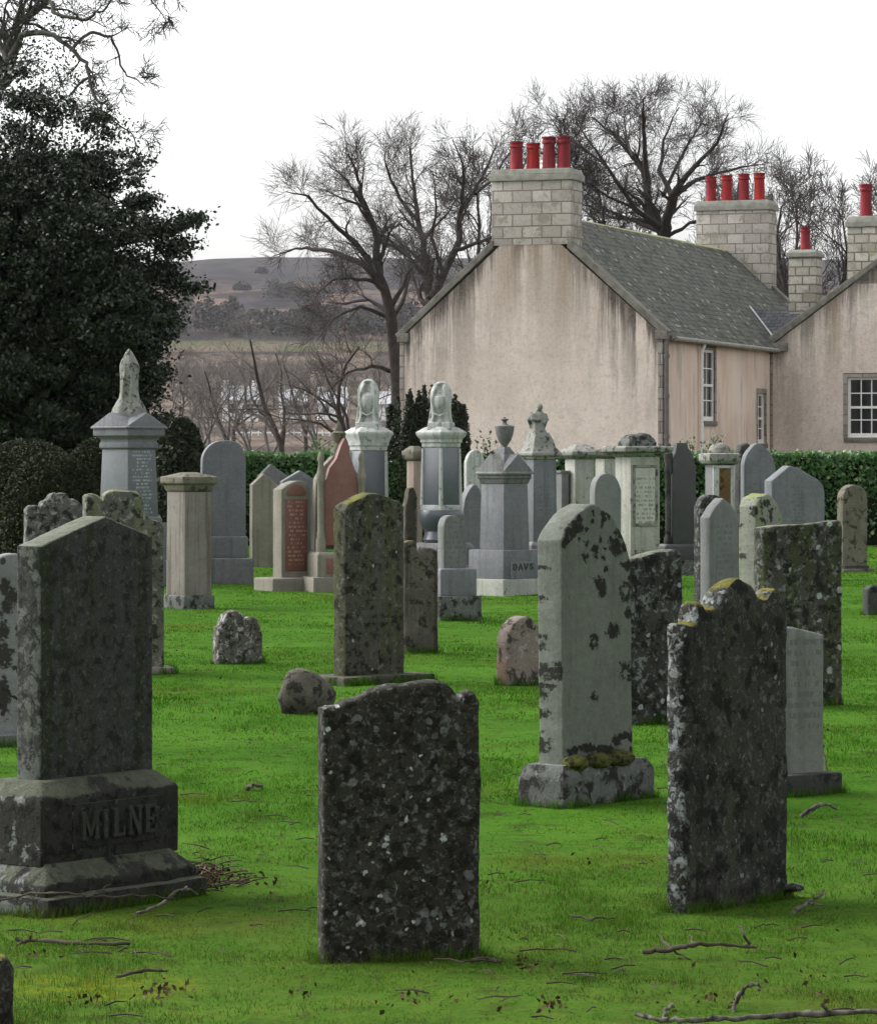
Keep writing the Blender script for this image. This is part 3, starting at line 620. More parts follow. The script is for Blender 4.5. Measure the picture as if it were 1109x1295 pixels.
paint(_o, 'blot', zd([(428, 375, 27, 40), (438, 398, 18, 16), (480, 545, 24, 32), (405, 590, 20, 32), (528, 705, 27, 38), (405, 812, 17, 22), (410, 240, 14, 32), (442, 270, 11, 17), (453, 305, 11, 16), (370, 262, 12, 27), (490, 220, 27, 42), (522, 200, 14, 48), (530, 290, 22, 27), (528, 395, 25, 40), (537, 480, 18, 28), (375, 205, 10, 17), (430, 190, 9, 14), (335, 145, 36, 30), (312, 165, 26, 32), (292, 200, 17, 28), (440, 110, 10, 32), (460, 95, 8, 22), (505, 160, 18, 28), (400, 120, 10, 12), (375, 150, 12, 12), (405, 90, 10, 12), (350, 110, 16, 16),
  (535, 965, 42, 30), (560, 1005, 24, 22), (500, 975, 24, 22), (450, 1010, 44, 18), (380, 1005, 36, 20), (320, 1018, 26, 16), (470, 190, 12, 14), (545, 330, 10, 30), (545, 240, 10, 40), (345, 190, 10, 9), (440, 230, 8, 9),
  (205, 600, 18, 44), (218, 630, 22, 20), (250, 690, 24, 42), (272, 715, 14, 30), (208, 710, 20, 44), (205, 780, 17, 62), (250, 770, 18, 52), (205, 870, 20, 34), (252, 870, 14, 34), (200, 420, 11, 20), (250, 425, 14, 22), (190, 985, 10, 52), (255, 980, 12, 22), (225, 480, 8, 10), (195, 300, 14, 16), (215, 940, 12, 20)]))
paint(_o, 'pale', zd([(528, 390, 12, 22), (405, 590, 7, 14), (528, 715, 11, 14), (530, 985, 22, 14), (240, 120, 26, 30), (225, 240, 20, 70), (230, 540, 16, 40), (250, 640, 14, 20), (230, 740, 10, 30), (520, 1020, 20, 8), (420, 660, 12, 14)]), 4)
mb = MB(); stepbox(mb, pw, pt, -.08, zt(978), zpl, .025); mb.build('plinth', MATS['plinth_blotched'], arch, bevel=.012, rough=.006, cuts=7, rs=7)
for k in range(3):
    mb = MB(); mb.ball((0, 0, 0), 1, 14, 9, (.075 + .02 * k, .055, .038)); o = mb.build('moss_clump', MATS['moss_clump'], arch, rough=.012, rs=30)
    o.location = (-.22 + .16 * k, -st / 2 - .03, zpl + .005)

# --- second row
HS('broad black lichen-crusted slab standing close behind the tall round-topped stone', 'crusted_black', 784, 795, 864, yB=921, th=34, t=.12, group=G, out=[(795, 712), (815, 703), (840, 697), (856, 695), (864, 699)], rough=.006, r=.02, nx=34, nz=40)
HS('wide flat-topped slab, dark with green and grey lichen, behind the leaning black stone', 'crusted_green', 955, 966, 1066, yB=897, th=28, t=.13, group=G, out=[(966, 668), (985, 665), (1020, 663), (1058, 659), (1064, 663), (1066, 672)], rough=.006, r=.02, nx=40, nz=46)
s17 = F / 16.9
HS('small plain pale grey headstone on a low black plinth at the right', 'pale_grey', 984, 991, 1042, Y=16.9, th=35, t=.07, group=G, out=[(991, 795), (1000, 793), (1015, 796), (1035, 801), (1042, 803)], rough=.002, nx=16, nz=20,
   plinth=[(.36, .22, -.06, .10, 0, 'dark_stone')])
HS('little round-topped pinkish headstone with dark blotches, beside the tall blotched one', 'pink_sandstone', 627, 641, 685, yB=866, th=40, group=G, out=[(641, 812), (644, 799), (650, 789), (658, 782), (667, 780), (675, 784), (681, 792), (685, 803)], rough=.004, r=.015)
HS('tiny white-lichened headstone with a knobbed top, alone on the left lawn', 'lichen_small', 268, 276, 333, yB=839, th=25, group=G, out=[(276, 794), (281, 791), (285, 779), (292, 774), (301, 773), (308, 777), (313, 784), (319, 780), (326, 783), (330, 795), (333, 805)], rough=.007, r=.02)
# leaning fragment and ledge
mb = MB(); mb.ball((0, 0, 0), 1, 20, 14, (.17, .12, .165)); o = mb.build('boulder', MATS['boulder'], None, rough=.05, rs=5); o.location = P(384, 878, 22.3) + Vector((0, 0, -.005)); o.rotation_euler = (.1, R(-32), R(20))
tag(o, 'rounded grey boulder with a pale lichened end beside the mossy slab', 'boulder')
K = HS('tall mossy brown headstone with curved top set on a rough stone ledge', 'mossy_brown', 421, 437, 512, yB=866, th=42, group=G, out=[(437, 646), (441, 638), (452, 631), (463, 626), (473, 624), (485, 626), (496, 631), (506, 634), (512, 645)], rough=.006, r=.016, nx=34, nz=44,
   plinth=[(.86, .46, -.08, .06, 0, 'boulder')])
HS('narrow double-fluted brown headstone with mossy tips, behind the tall mossy slab', 'fluted_brown', 508, 512, 555, yB=826, th=22, t=.12, group=G, out=[(512, 686), (520, 684), (526, 686), (529, 697), (533, 698), (536, 692), (545, 693), (551, 695), (555, 697)], rough=.006, r=.03, nx=34, rs=6)
HS('short dark stump of a headstone at the far right edge', 'dark_stone', 1094, 1098, 1125, yB=779, th=25, t=.12, group=G, out=[(1098, 745), (1106, 740), (1125, 741)], rough=.005, r=.02)
# left edge
_o = HS('grey headstone with round shoulder and black lichen, cut by the left edge', 'ringed_grey', -32, -22, 38, Y=19.9, th=24, t=.11, group=G, out=[(-22, 735), (-10, 712), (6, 702), (22, 700), (32, 706), (38, 720)], rough=.003, nx=50, nz=110, plinth=[(.42, .28, -.05, .055, 0, 'grey_plain')])
paint([c for c in _o.children if c.name.startswith('slab')][0], 'blot', [(16, 754, 9, 11), (9, 768, 8, 9), (30, 783, 6, 6), (25, 798, 6, 8), (6, 830, 12, 16), (5, 798, 8, 14), (5, 880, 8, 28), (6, 742, 8, 12), (20, 845, 4, 5), (34, 735, 4, 6)], 3)
HS('crusty grey headstone with a knobbly scrolled top beside the clipped yew', 'crusted_grey', 28, 34, 108, Y=27, th=20, t=.14, group=G, out=[(34, 645), (38, 639), (47, 638), (52, 640), (55, 633), (62, 631), (66, 625), (75, 624), (84, 624), (89, 631), (97, 632), (104, 638), (108, 648)], rough=.008, r=.02, rs=8)
HS('mottled headstone with pale mossy crest and stepped scroll shoulders behind the lettered stone', 'mottled_moss', 100, 108, 208, Y=26.4, th=18, t=.13, group=G, out=[(108, 629), (112, 624), (124, 626), (130, 632), (134, 624), (144, 620), (158, 620), (173, 622), (180, 630), (184, 648), (192, 656), (200, 658), (206, 664), (208, 672)], rough=.006, r=.018, nx=40, nz=36,
   plinth=[(.72, .34, -.05, .045, 0, 'beige_sandstone')])
# --- right middle
HS('white-crusted dark headstone peeping out behind the plain pointed stone', 'crusted_black', 880, 885, 915, Y=35, th=20, t=.16, group=G, out=[(885, 640), (890, 630), (898, 626), (908, 627), (915, 634)], rough=.007, r=.02)
HS('plain grey headstone with a pointed top in front of the white framed pillar', 'grey_plain', 885, 897, 936, Y=30, th=42, group=G, out=[(897, 655), (905, 641), (915, 630), (925, 639), (932, 651), (936, 663)], rough=.002, plinth=None, sharp=True)
_o = HS('pale green headstone with yellow mossy crown and black scroll marks, near the wide slab', 'pale_lichen', 934, 956, 990, Y=28, th=48, group=G, out=[(956, 641), (960, 631), (966, 627), (972, 625), (978, 630), (984, 638), (988, 650), (990, 660)], rough=.004, r=.016, nx=60, nz=110)
paint(_o, 'blot', [(830 + x / 6.82, 550 + y / 6.82, rx / 6.82, ry / 6.82) for x, y, rx, ry in [(855, 660, 24, 62), (940, 590, 50, 34), (985, 690, 22, 66), (925, 740, 26, 34), (745, 790, 24, 44), (770, 845, 18, 28), (805, 995, 14, 22), (960, 910, 40, 44), (730, 1055, 20, 28), (890, 960, 17, 24), (1030, 630, 14, 14), (905, 650, 14, 40), (900, 830, 22, 20), (990, 850, 24, 40), (930, 1060, 30, 24), (985, 1130, 24, 40)]], 2)
HS('grey round-topped narrow headstone on a mossy base against the hedge at right', 'cap_brown', 1060, 1066, 1097, Y=50.5, th=22, group='far row of headstones', t=.18, shape=('round', .5), yT=613, rough=.003, plinth=[(.50, .40, -.05, .035, 0, 'cap_brown'), (.40, .28, .03, .08, 0, 'dark_stone')])
GF = 'far row of headstones'
HS('broad grey headstone with a low pointed top in front of the leafy hedge', 'grey_bluish', 968, 976, 1043, Y=47, th=25, t=.2, group=GF, out=[(976, 608), (999, 589), (1010, 592), (1034, 606), (1041, 614), (1043, 625)], rough=.001, sharp=True)
HS('blue-grey shouldered headstone with smooth arched top under the small window', 'grey_bluish', 936, 941, 981, Y=52, th=18, group=GF, t=.15, out=[(941, 588), (944, 576), (950, 567), (957, 561), (964, 563), (972, 570), (977, 577), (981, 592)], rough=.001, plinth=[(.62, .3, -.05, .3, 0, 'grey_bluish')])
HS('narrow dark scroll-topped headstone tucked behind the blue-grey arched one', 'dark_stone', 932, 935, 951, Y=54, th=18, t=.2, group=GF, out=[(935, 572), (938, 563), (946, 560), (951, 564)], rough=.004, r=.03, plinth=[(.35, .35, -.05, .35, 0, 'dark_stone')])
HS('grey round-topped headstone with cut words in front of the white panelled tomb', 'grey_words', 745, 752, 786, Y=39.5, th=22, group=GF, t=.14, out=[(752, 622), (754, 610), (759, 602), (767, 598), (775, 600), (781, 607), (786, 620)], rough=.001, plinth=[(.5, .35, -.05, .25, .03, 'grey_plain')])
HS('grey pointed gothic headstone left of the urn monument', 'blue_granite', 580, 586, 614, Y=49, th=24, t=.17, group=GF, out=[(586, 644), (588, 632), (592, 622), (597, 615), (602, 613), (606, 618), (610, 630), (614, 646)], rough=.001, plinth=[(.5, .35, -.05, .2, 0, 'blue_granite')])
HS('pale round-topped headstone half hidden behind the urn monument', 'marble_white', 586, 590, 613, Y=54, th=20, t=.12, group=GF, out=[(590, 584), (594, 574), (600, 569), (606, 570), (611, 577), (613, 586)], rough=.001, plinth=[(.42, .3, -.05, .25, 0, 'mid_granite')])
HS('short round-headed grey headstone on two blocks, its lower block mossy and blotched', 'grey_plain', 553, 561, 590, Y=35, th=26, group=GF, t=.14, out=[(561, 666), (564, 656), (570, 652), (578, 653), (585, 659), (590, 668)], rough=.001,
   plinth=[(.46, .40, -.06, .25, 0, 'plinth_blotched'), (.40, .3, .25, .52, .02, 'blue_granite')])
HS('large blue-grey granite headstone with rounded shoulder on two stepped blocks, left', 'blue_granite', 250, 256, 311, Y=45.8, th=14, t=.15, group=GF, out=[(256, 590), (257, 577), (262, 567), (270, 560), (280, 557), (292, 557), (301, 560), (307, 567), (311, 578)], rough=.0008, nx=30,
   plinth=[(.72, .42, -.05, .32, .02, 'mid_granite'), (.60, .30, .32, .60, .02, 'blue_granite')])
HS('weathered grey headstone with little gabled head standing before the hedge', 'beige_sandstone', 313, 319, 352, Y=53, th=18, t=.16, group=GF, out=[(319, 613), (334, 599), (352, 614)], rough=.002)
HS('pointed pale grey headstone half hidden behind the small gabled stone', 'mid_granite', 324, 328, 364, Y=57, th=18, t=.14, group=GF, out=[(328, 602), (343, 587), (364, 602)], rough=.001)
HS('grey pointed headstone behind the red-panelled one', 'grey_bluish', 352, 357, 399, Y=46.5, th=16, t=.14, group=GF, out=[(357, 609), (380, 595), (396, 605), (399, 612)], rough=.001)
# red panelled stone
hp = HS('sandstone headstone with a red granite inscription panel and low pale kerb', 'beige_sandstone', 345, 356, 393, Y=43, th=30, group=GF, out=[(356, 619), (366, 612), (378, 608), (387, 611), (393, 619)], rough=.0015, plinth=[(.78, .50, -.05, .16, .02, 'beige_sandstone')])
pwid, ptk = hp['w'], hp['t']
mb = MB(); mb.box(-pwid * .38, pwid * .38, -ptk / 2 - .012, -ptk / 2 + .02, .24, Zat(631, 43)); mb.build('inscription_panel', MATS['red_words'], hp, bevel=.006)
mb = MB(); mb.prism([(-.12, Zat(627, 43)), (.12, Zat(627, 43)), (.13, Zat(622, 43)), (.07, Zat(614, 43)), (0, Zat(612.5, 43)), (-.07, Zat(614, 43)), (-.13, Zat(622, 43))], -ptk / 2 - .012, -ptk / 2 + .02); mb.build('carved_crest', MATS['red_granite'], hp, bevel=.006)
# ------------------------------------------------------------------ monuments
def mon(label, pxc, Y, th, cat='monument', name='monument', group=None):
    return empty(name, label, cat, (Xat(pxc, Y), Y, 0), R(th), group)
def pediment(mb, a, z0, ze, za, over=.03):
    """block with a gable on each of its four sides"""
    mb.fru(z0, ze, a, a, a, a)
    o = [(-a / 2 - over, ze), (a / 2 + over, ze), (a / 2 + over, ze + .02), (0, za), (-a / 2 - over, ze + .02)]
    mb.prism(o, -a / 2 - over * .4, a / 2 + over * .4); mb.prism(o, -a / 2 - over * .4 - .003, a / 2 + over * .4 + .003, axis='x')
def draped_urn(name, parent, mat, z0, h, rad, seed=0, rot=0):
    """urn under a shroud: tall domed cloth with folds, open at the front over the vase"""
    mb = MB()
    def mod(a, z, r):
        f = (z - z0) / h; d = (a + math.pi / 2 + math.pi) % (2 * math.pi) - math.pi
        op = math.exp(-(d / .60) ** 4) * max(0, min(1, (f - .05) / .08, (.95 - f) / .05))
        return 1 + .10 * math.sin(9 * a + seed + 4 * f) * (1 - .6 * f) + .07 * math.sin(15 * a + seed) * (1 - f * .5) - .66 * op
    prof = [(1.0, 0), (1.04, .03), (.95, .08), (.86, .18), (.80, .32), (.82, .44), (.90, .56), (.95, .66), (.92, .76), (.84, .84), (.70, .90), (.52, .955), (.28, .99), (.02, 1.0)]
    mb.lathe([(r * rad, z0 + f * h) for r, f in prof], 56, mod=mod)
    # the vase seen in the opening, and the heavy edges of the cloth hanging on both sides of it
    v = [(.46, .05), (.42, .13), (.24, .22), (.18, .29), (.42, .38), (.58, .48), (.64, .58), (.58, .66), (.36, .70), (.16, .73), (.20, .76), (.08, .80)]
    mb.lathe([(r * rad, z0 + f * h) for r, f in v], 20, cy=-rad * .34)
    for sg in (-1, 1):
        mb.tube([(sg * rad * .28, -rad * .52, z0 + .90 * h), (sg * rad * .52, -rad * .66, z0 + .78 * h), (sg * rad * .68, -rad * .66, z0 + .60 * h), (sg * rad * .60, -rad * .62, z0 + .40 * h), (sg * rad * .56, -rad * .70, z0 + .22 * h), (sg * rad * .78, -rad * .78, z0 + .04 * h)], [rad * .10, rad * .13, rad * .13, rad * .12, rad * .15, rad * .2], 8)
        mb.tube([(sg * rad * .80, -rad * .2, z0 + .72 * h), (sg * rad * .80, -rad * .40, z0 + .45 * h), (sg * rad * .98, -rad * .42, z0 + .05 * h)], [rad * .08, rad * .09, rad * .16], 8)
    mb.tube([(-rad * .45, -rad * .78, z0 + .30 * h), (0, -rad * .86, z0 + .245 * h), (rad * .45, -rad * .78, z0 + .30 * h)], [rad * .07, rad * .09, rad * .07], 8)
    mb.fru(z0 - .03, z0 + .06, rad * 2.15, rad * 2.15, rad * 2.0, rad * 2.0)
    o = mb.build(name, mat, parent, remesh=.0075); o.rotation_euler = (0, 0, R(rot)); return o
GO = 'tall monuments'
# left monument with a veiled spire
Y = 45.; s = F / Y; z = lambda py: Zat(py, 45.)
r_ = mon('tall blue-grey monument crowned by a shrouded pointed finial, beside the clipped yews', 163, Y, 48, group=GO)
mb = MB(); mb.fru(z(655), z(568), .53, .53, .475, .475); mb.build('die', MATS['blue_granite_words'], r_, bevel=.008)
mb = MB(); mb.stack([(.245, z(568)), (.265, z(566)), (.265, z(561)), (.25, z(559)), (.25, z(556)), (.30, z(551))]); mb.build('neck_moulding', MATS['grey_bluish'], r_, bevel=.004)
mb = MB(); pediment(mb, .64, z(551), z(542), z(522)); mb.build('pediment_cap', MATS['blue_granite'], r_, bevel=.005)
mb = MB(); mb.stack([(.30, z(655) - .06), (.30, z(655)), (.265, z(655) + .02)]); mb.stack([(.34, .3), (.34, z(655) - .06)]); mb.stack([(.46, -.06), (.46, .31)]); mb.build('base', MATS['mid_granite'], r_, bevel=.01)
mb = MB()
def fold(a, zz, r): 
    f = (zz - z(524)) / .84; return 1 + .10 * math.sin(5 * a + 2.2 * f) * (1 - .6 * f) + .05 * math.sin(9 * a + 1)
pr = [(.20, z(532)), (.215, z(523)), (.20, z(517)), (.165, z(510)), (.125, z(503)), (.112, z(495)), (.112, z(480)), (.118, z(470)), (.122, z(464)), (.10, z(456)), (.066, z(449)), (.03, z(443)), (.008, z(440))]
mb.lathe(pr, 36, mod=fold, sy=.85)
mb.ball((.10, -.02, z(466)), .045, 10, 8, (1, 1, 1.6)); mb.ball((.12, -.10, z(516)), .06, 10, 7); mb.ball((-.13, -.06, z(515)), .05, 10, 7)
mb.tube([(-.07, -.1, z(505)), (-.06, -.115, z(485)), (-.04, -.09, z(465))], [.02, .018, .01]); mb.tube([(.03, -.11, z(508)), (.05, -.12, z(485)), (.03, -.08, z(458))], [.02, .02, .01])
o = mb.build('shrouded_finial', MATS['tomb_slab'], r_, remesh=.016); o.rotation_euler = (0, 0, R(-48))
# pillar with pyramid cap
Y = 38.; z = lambda py: Zat(py, 38.); s = F / Y
r_ = mon('streaked pinkish stone pillar with a shallow pyramid cap on a pale step', 239, Y, 38, group='square pillars')
a = 58 / s / 1.40
mb = MB(); mb.fru(.14, z(622), a, a, a * .96, a * .96); mb.build('die', MATS['pink_streaked'], r_, bevel=.006, rough=.002, cuts=5)
mb = MB(); mb.stack([(a * .49, z(622)), (a * .54, z(618)), (a * .56, z(613)), (a * .635, z(611)), (a * .635, z(603)), (a * .18, z(597))]); mb.build('cap', MATS['cap_brown'], r_, bevel=.01, rough=.004, cuts=3)
mb = MB(); mb.stack([(a * .57, -.05), (a * .57, .12), (a * .54, .145)]); mb.build('plinth', MATS['plinth_blotched'], r_, bevel=.01, rough=.003, cuts=4)
# white-urn monuments
def urn_obelisk(label, pxc, Y, th, a, ztop_px, cap_px, die_top, die_bot, urn_rot, stem):
    z = lambda py: Zat(py, Y); r_ = mon(label, pxc, Y, th, group=GO)
    mb = MB(); mb.fru(z(die_bot), z(die_top), a, a, a * .93, a * .93); mb.build('die', MATS['polished_dark_blue'], r_, bevel=.004)
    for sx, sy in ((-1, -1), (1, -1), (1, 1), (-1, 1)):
        mb = MB(); mb.tube([(sx * a * .485, sy * a * .485, z(die_bot) + .01), (sx * a * .452, sy * a * .452, z(die_top) - .01)], [.026, .022], 10); mb.build('corner_highlight', MATS['marble_white'], r_)  # white strips modelled in place of sky highlights on the polished corners
    mb = MB(); h = a * .93 / 2; mb.stack([(h, z(die_top)), (h * 1.06, z(die_top) + .01), (h * 1.06, z(die_top) + .05), (h * 1.15, z(die_top) + .07), (h * 1.15, z(die_top) + .10), (h * 1.32, z(cap_px) - .03), (h * 1.40, z(cap_px)), (h * 1.40, z(cap_px) + .025), (h * 1.0, z(cap_px) + .075), (h * .82, z(cap_px) + .09)])
    mb.build('cornice', MATS['marble_white'], r_, bevel=.004)
    draped_urn('draped_urn', r_, MATS['marble_white'], z(cap_px) + .085, z(ztop_px) - z(cap_px) - .085, .140, seed=th, rot=urn_rot - th)
    if stem:
        mb = MB(); mb.stack([(h * 1.14, z(die_bot) - .05), (h * 1.14, z(die_bot) + .015)]); mb.build('white_band', MATS['marble_white'], r_, bevel=.006)
        mb = MB(); mb.lathe([(.2, .55), (.23, .6), (.21, .66), (.2, .70), (.26, .78), (.29, z(die_bot) - .10), (.27, z(die_bot) - .05)], 28); mb.build('drum', MATS['polished_dark_blue'], r_)
        mb = MB(); mb.stack([(.3, .28), (.3, .5), (.26, .56)]); mb.stack([(.42, -.06), (.42, .285)]); mb.build('base', MATS['mid_granite'], r_, bevel=.01)
    else:
        mb = MB(); mb.stack([(h * 1.2, z(die_bot) - .09), (h * 1.2, z(die_bot) - .03), (h * 1.1, z(die_bot))]); mb.stack([(h * 1.4, .3), (h * 1.4, z(die_bot) - .088)]); mb.stack([(h * 1.8, -.06), (h * 1.8, .302)]); mb.build('base', MATS['mid_granite'], r_, bevel=.01)
    return r_
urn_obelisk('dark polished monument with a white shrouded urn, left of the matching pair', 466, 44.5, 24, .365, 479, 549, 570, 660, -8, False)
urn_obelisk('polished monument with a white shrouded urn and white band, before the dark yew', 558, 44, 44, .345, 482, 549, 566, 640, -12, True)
# grey urn monument
Y = 42.; z = lambda py: Zat(py, 42.); s = F / Y
r_ = mon('grey gabled monument topped by a smooth round vase, with a lettered base', 638, Y, 42, group=GO)
mb = MB(); mb.fru(z(695), z(612), .415, .415, .385, .385); mb.build('die', MATS['blue_granite'], r_, bevel=.006)
mb = MB(); mb.stack([(.195, z(612)), (.205, z(610)), (.215, z(606)), (.235, z(604))]); pediment(mb, .45, z(604.5), z(600), z(574)); mb.stack([(.15, z(588)), (.085, z(574))]); mb.build('pediment_cap', MATS['mid_granite'], r_, bevel=.005)
mb = MB(); mb.stack([(.085, z(574.5)), (.085, z(573)), (.05, z(566.5)), (.045, z(565))])
mb.lathe([(.03, z(567)), (.032, z(564)), (.045, z(562)), (.075, z(557)), (.1, z(550)), (.113, z(543)), (.116, z(539)), (.105, z(538)), (.05, z(537)), (.03, z(535.5)), (.022, z(533.5)), (.03, z(532)), (.048, z(531)), (.046, z(529.5)), (.02, z(529)), (.015, z(527.5)), (.004, z(527))], 32); mb.build('vase', MATS['mid_granite'], r_)
bz = mb = MB(); hb = .385; mb.box(-.30, .30, -.30, .30, z(732), z(695) ); pl = mb.build('plinth', MATS['blue_granite'], r_, bevel=.008)
mb = MB(); mb.box(-.2, .22, -.318, -.29, z(731), z(710)); pn = mb.build('name_panel', MATS['grey_bluish'], pl, bevel=.004)
word('DAVS', -.17, z(720), .075, .075, .014, -.318, .008, MATS['letters_dark'], pn)
mb = MB(); mb.box(-.34, .34, -.34, .34, -.06, z(731.5)); mb.build('base_step', MATS['pale_tomb'], r_, bevel=.01, rough=.003, cuts=4)
# mourning figure monument
Y = 47.; z = lambda py: Zat(py, 47.)
r_ = mon('grey obelisk carrying a small weathered mourning figure, right of the vase monument', 681, Y, 28, group=GO)
a = .34
mb = MB(); mb.fru(.5, z(581), a * 1.06, a * 1.06, a, a); mb.build('die', MATS['grey_bluish'], r_, bevel=.006)
mb = MB(); mb.stack([(a * .5, z(581)), (a * .56, z(580)), (a * .56, z(577)), (a * .67, z(576)), (a * .67, z(573)), (a * .5, z(566)), (a * .42, z(556)), (a * .34, z(550)), (a * .3, z(547))]); mb.build('stepped_cap', MATS['tomb_slab'], r_, bevel=.006, rough=.003, cuts=2)
mb = MB(); mb.stack([(.24, .3), (.24, .46), (.19, .505)]); mb.stack([(.36, -.06), (.36, .302)]); mb.build('base', MATS['mid_granite'], r_, bevel=.01)
mb = MB(); zf = z(550); mb.lathe([(.115, zf), (.11, zf + .03), (.085, zf + .07), (.075, zf + .15), (.092, zf + .22), (.085, zf + .27), (.05, zf + .315), (.03, zf + .335)], 22, mod=lambda a_, zz, r: 1 + .1 * math.sin(6 * a_ + 5 * zz), sy=.8)
mb.ball((.015, -.02, zf + .368), .042, 12, 9, (.9, 1, 1.15)); mb.ball((0.012, .0, zf + .385), .04, 10, 8)
mb.tube([(-.085, 0, zf + .28), (-.1, -.03, zf + .2), (-.02, -.09, zf + .19)], [.03, .026, .02], 8); mb.tube([(.085, 0, zf + .28), (.115, -.02, zf + .2), (.06, -.08, zf + .15)], [.03, .026, .02], 8)
mb.tube([(.07, .05, zf + .3), (.12, .06, zf + .2), (.1, .05, zf + .08)], [.02, .035, .012], 8); mb.tube([(-.07, .05, zf + .3), (-.11, .06, zf + .2), (-.09, .05, zf + .08)], [.02, .035, .012], 8)
o = mb.build('mourning_figure', MATS['tomb_slab'], r_, remesh=.012); o.rotation_euler = (0, 0, R(-10))
# white pillars
Y = 50.; z = lambda py: Zat(py, 50.)
r_ = mon('white pillar tomb with a mossy peaked cap and a slim grey pier at its side', 733, Y, 22, group='square pillars')
mb = MB(); mb.fru(.35, z(581), .30, .34, .30, .34); mb.build('die', MATS['pale_tomb'], r_, bevel=.006)
mb = MB(); mb.stack([(.15, z(581)), (.22, z(577)), (.24, z(575)), (.24, z(571)), (.06, z(561.5))], ratio=1.15); mb.build('cap', MATS['tomb_slab'], r_, bevel=.008, rough=.004, cuts=2)
mb = MB(); mb.box(-.30, -.19, -.05, .25, .3, z(598)); mb.box(-.32, -.17, -.07, .27, z(598), z(595)); mb.build('side_pier', MATS['grey_plain'], r_, bevel=.005)
mb = MB(); mb.stack([(.27, -.06), (.27, .36)]); mb.build('base', MATS['mid_granite'], r_, bevel=.01)
Y = 54.; z = lambda py: Zat(py, 54.)
r_ = mon('slim white pillar tomb with weathered gabled cap, left behind the panelled tomb', 768, Y, 25, group='square pillars')
mb = MB(); mb.fru(.3, z(580), .26, .3, .26, .3); mb.build('die', MATS['pale_tomb'], r_, bevel=.006)
mb = MB(); mb.stack([(.13, z(580)), (.19, z(577)), (.2, z(572)), (.05, z(565))], ratio=1.15); mb.build('cap', MATS['cap_brown'], r_, bevel=.008, rough=.006, cuts=2)
mb = MB(); mb.stack([(.22, -.06), (.22, .31)]); mb.build('base', MATS['mid_granite'], r_, bevel=.01)
# big panelled tomb
Y = 45.; z = lambda py: Zat(py, 45.)
r_ = mon('large white tomb with inscribed panel, mossy table slab and broken crest on top', 806, Y, 26, group=GO)
mb = MB(); mb.fru(.26, z(578), .42, .40, .42, .40); dd = mb.build('die', MATS['pale_tomb'], r_, bevel=.006)
y0 = -.2
mb = MB()
for b in ((-.175, .175, z(591), z(588)), (-.175, .175, z(665), z(662)), (-.175, -.145, z(662), z(591)), (.145, .175, z(662), z(591))): mb.box(b[0], b[1], y0 - .018, y0 + .01, b[2], b[3])
mb.build('panel_frame', MATS['tomb_slab'], dd, bevel=.003)
mb = MB(); mb.box(-.143, .143, y0 - .006, y0 + .01, z(661.5), z(591.5)); mb.build('inscription_panel', MATS['marble_words'], dd)
mb = MB(); mb.box(-.15, .15, y0 - .012, y0 + .01, .30, .45); npn = mb.build('name_panel', MATS['tomb_slab'], dd, bevel=.003)
word('YORK', -.125, .335, .085, .052, .012, y0 - .012, .008, MATS['letters_dark'], npn)
mb = MB(); mb.stack([(.22, z(578)), (.25, z(575)), (.26, z(573)), (.345, z(571)), (.35, z(566)), (.33, z(564))], ratio=.9); mb.build('table_slab', MATS['tomb_slab'], r_, bevel=.006, rough=.005, cuts=3)
mb = MB(); mb.stack([(.2, z(565)), (.2, z(560)), (.17, z(553)), (.08, z(548))], ratio=.7); mb.ball((.1, -.05, z(556)), .09); mb.ball((-.12, -.08, z(557)), .07); mb.build('broken_crest', MATS['plinth_blotched'], r_, bevel=.01, rough=.02, cuts=4, rs=9)
mb = MB(); mb.stack([(.30, -.06), (.30, .2), (.24, .262)]); mb.build('base', MATS['pale_tomb'], r_, bevel=.01)
# dark column stone
Y = 49.; z = lambda py: Zat(py, 49.)
r_ = mon('charcoal granite headstone with pointed top and a carved grey column down its left side', 861, Y, 14, group=GF, cat='headstone', name='headstone')
mb = MB(); x = lambda px: (px - 861) / F * 49.
mb.prism([(x(848), .42), (x(879), .42), (x(878), z(590)), (x(873), z(574)), (x(868), z(566)), (x(867), z(560)), (x(853), z(560)), (x(852), z(572)), (x(848), z(584))], -.09, .09); mb.build('slab', MATS['charcoal_granite'], r_, bevel=.006)
mb = MB(); mb.lathe([(.06, .42), (.06, .5), (.045, .53), (.04, .55), (.04, z(600)), (.055, z(598)), (.06, z(592)), (.045, z(588)), (.06, z(582)), (.065, z(574)), (.03, z(570)), (.045, z(565)), (.03, z(561))], 16, cx=x(843), cy=-.04); mb.build('carved_column', MATS['dark_stone'], r_)
mb = MB(); mb.stack([(.285, .2), (.285, .40), (.25, .425)], ratio=.6); mb.build('plinth', MATS['charcoal_granite'], r_, bevel=.01)
mb = MB(); mb.stack([(.34, -.06), (.34, .205)], ratio=.65); mb.build('base_slab', MATS['plinth_blotched'], r_, bevel=.01, rough=.003, cuts=4)
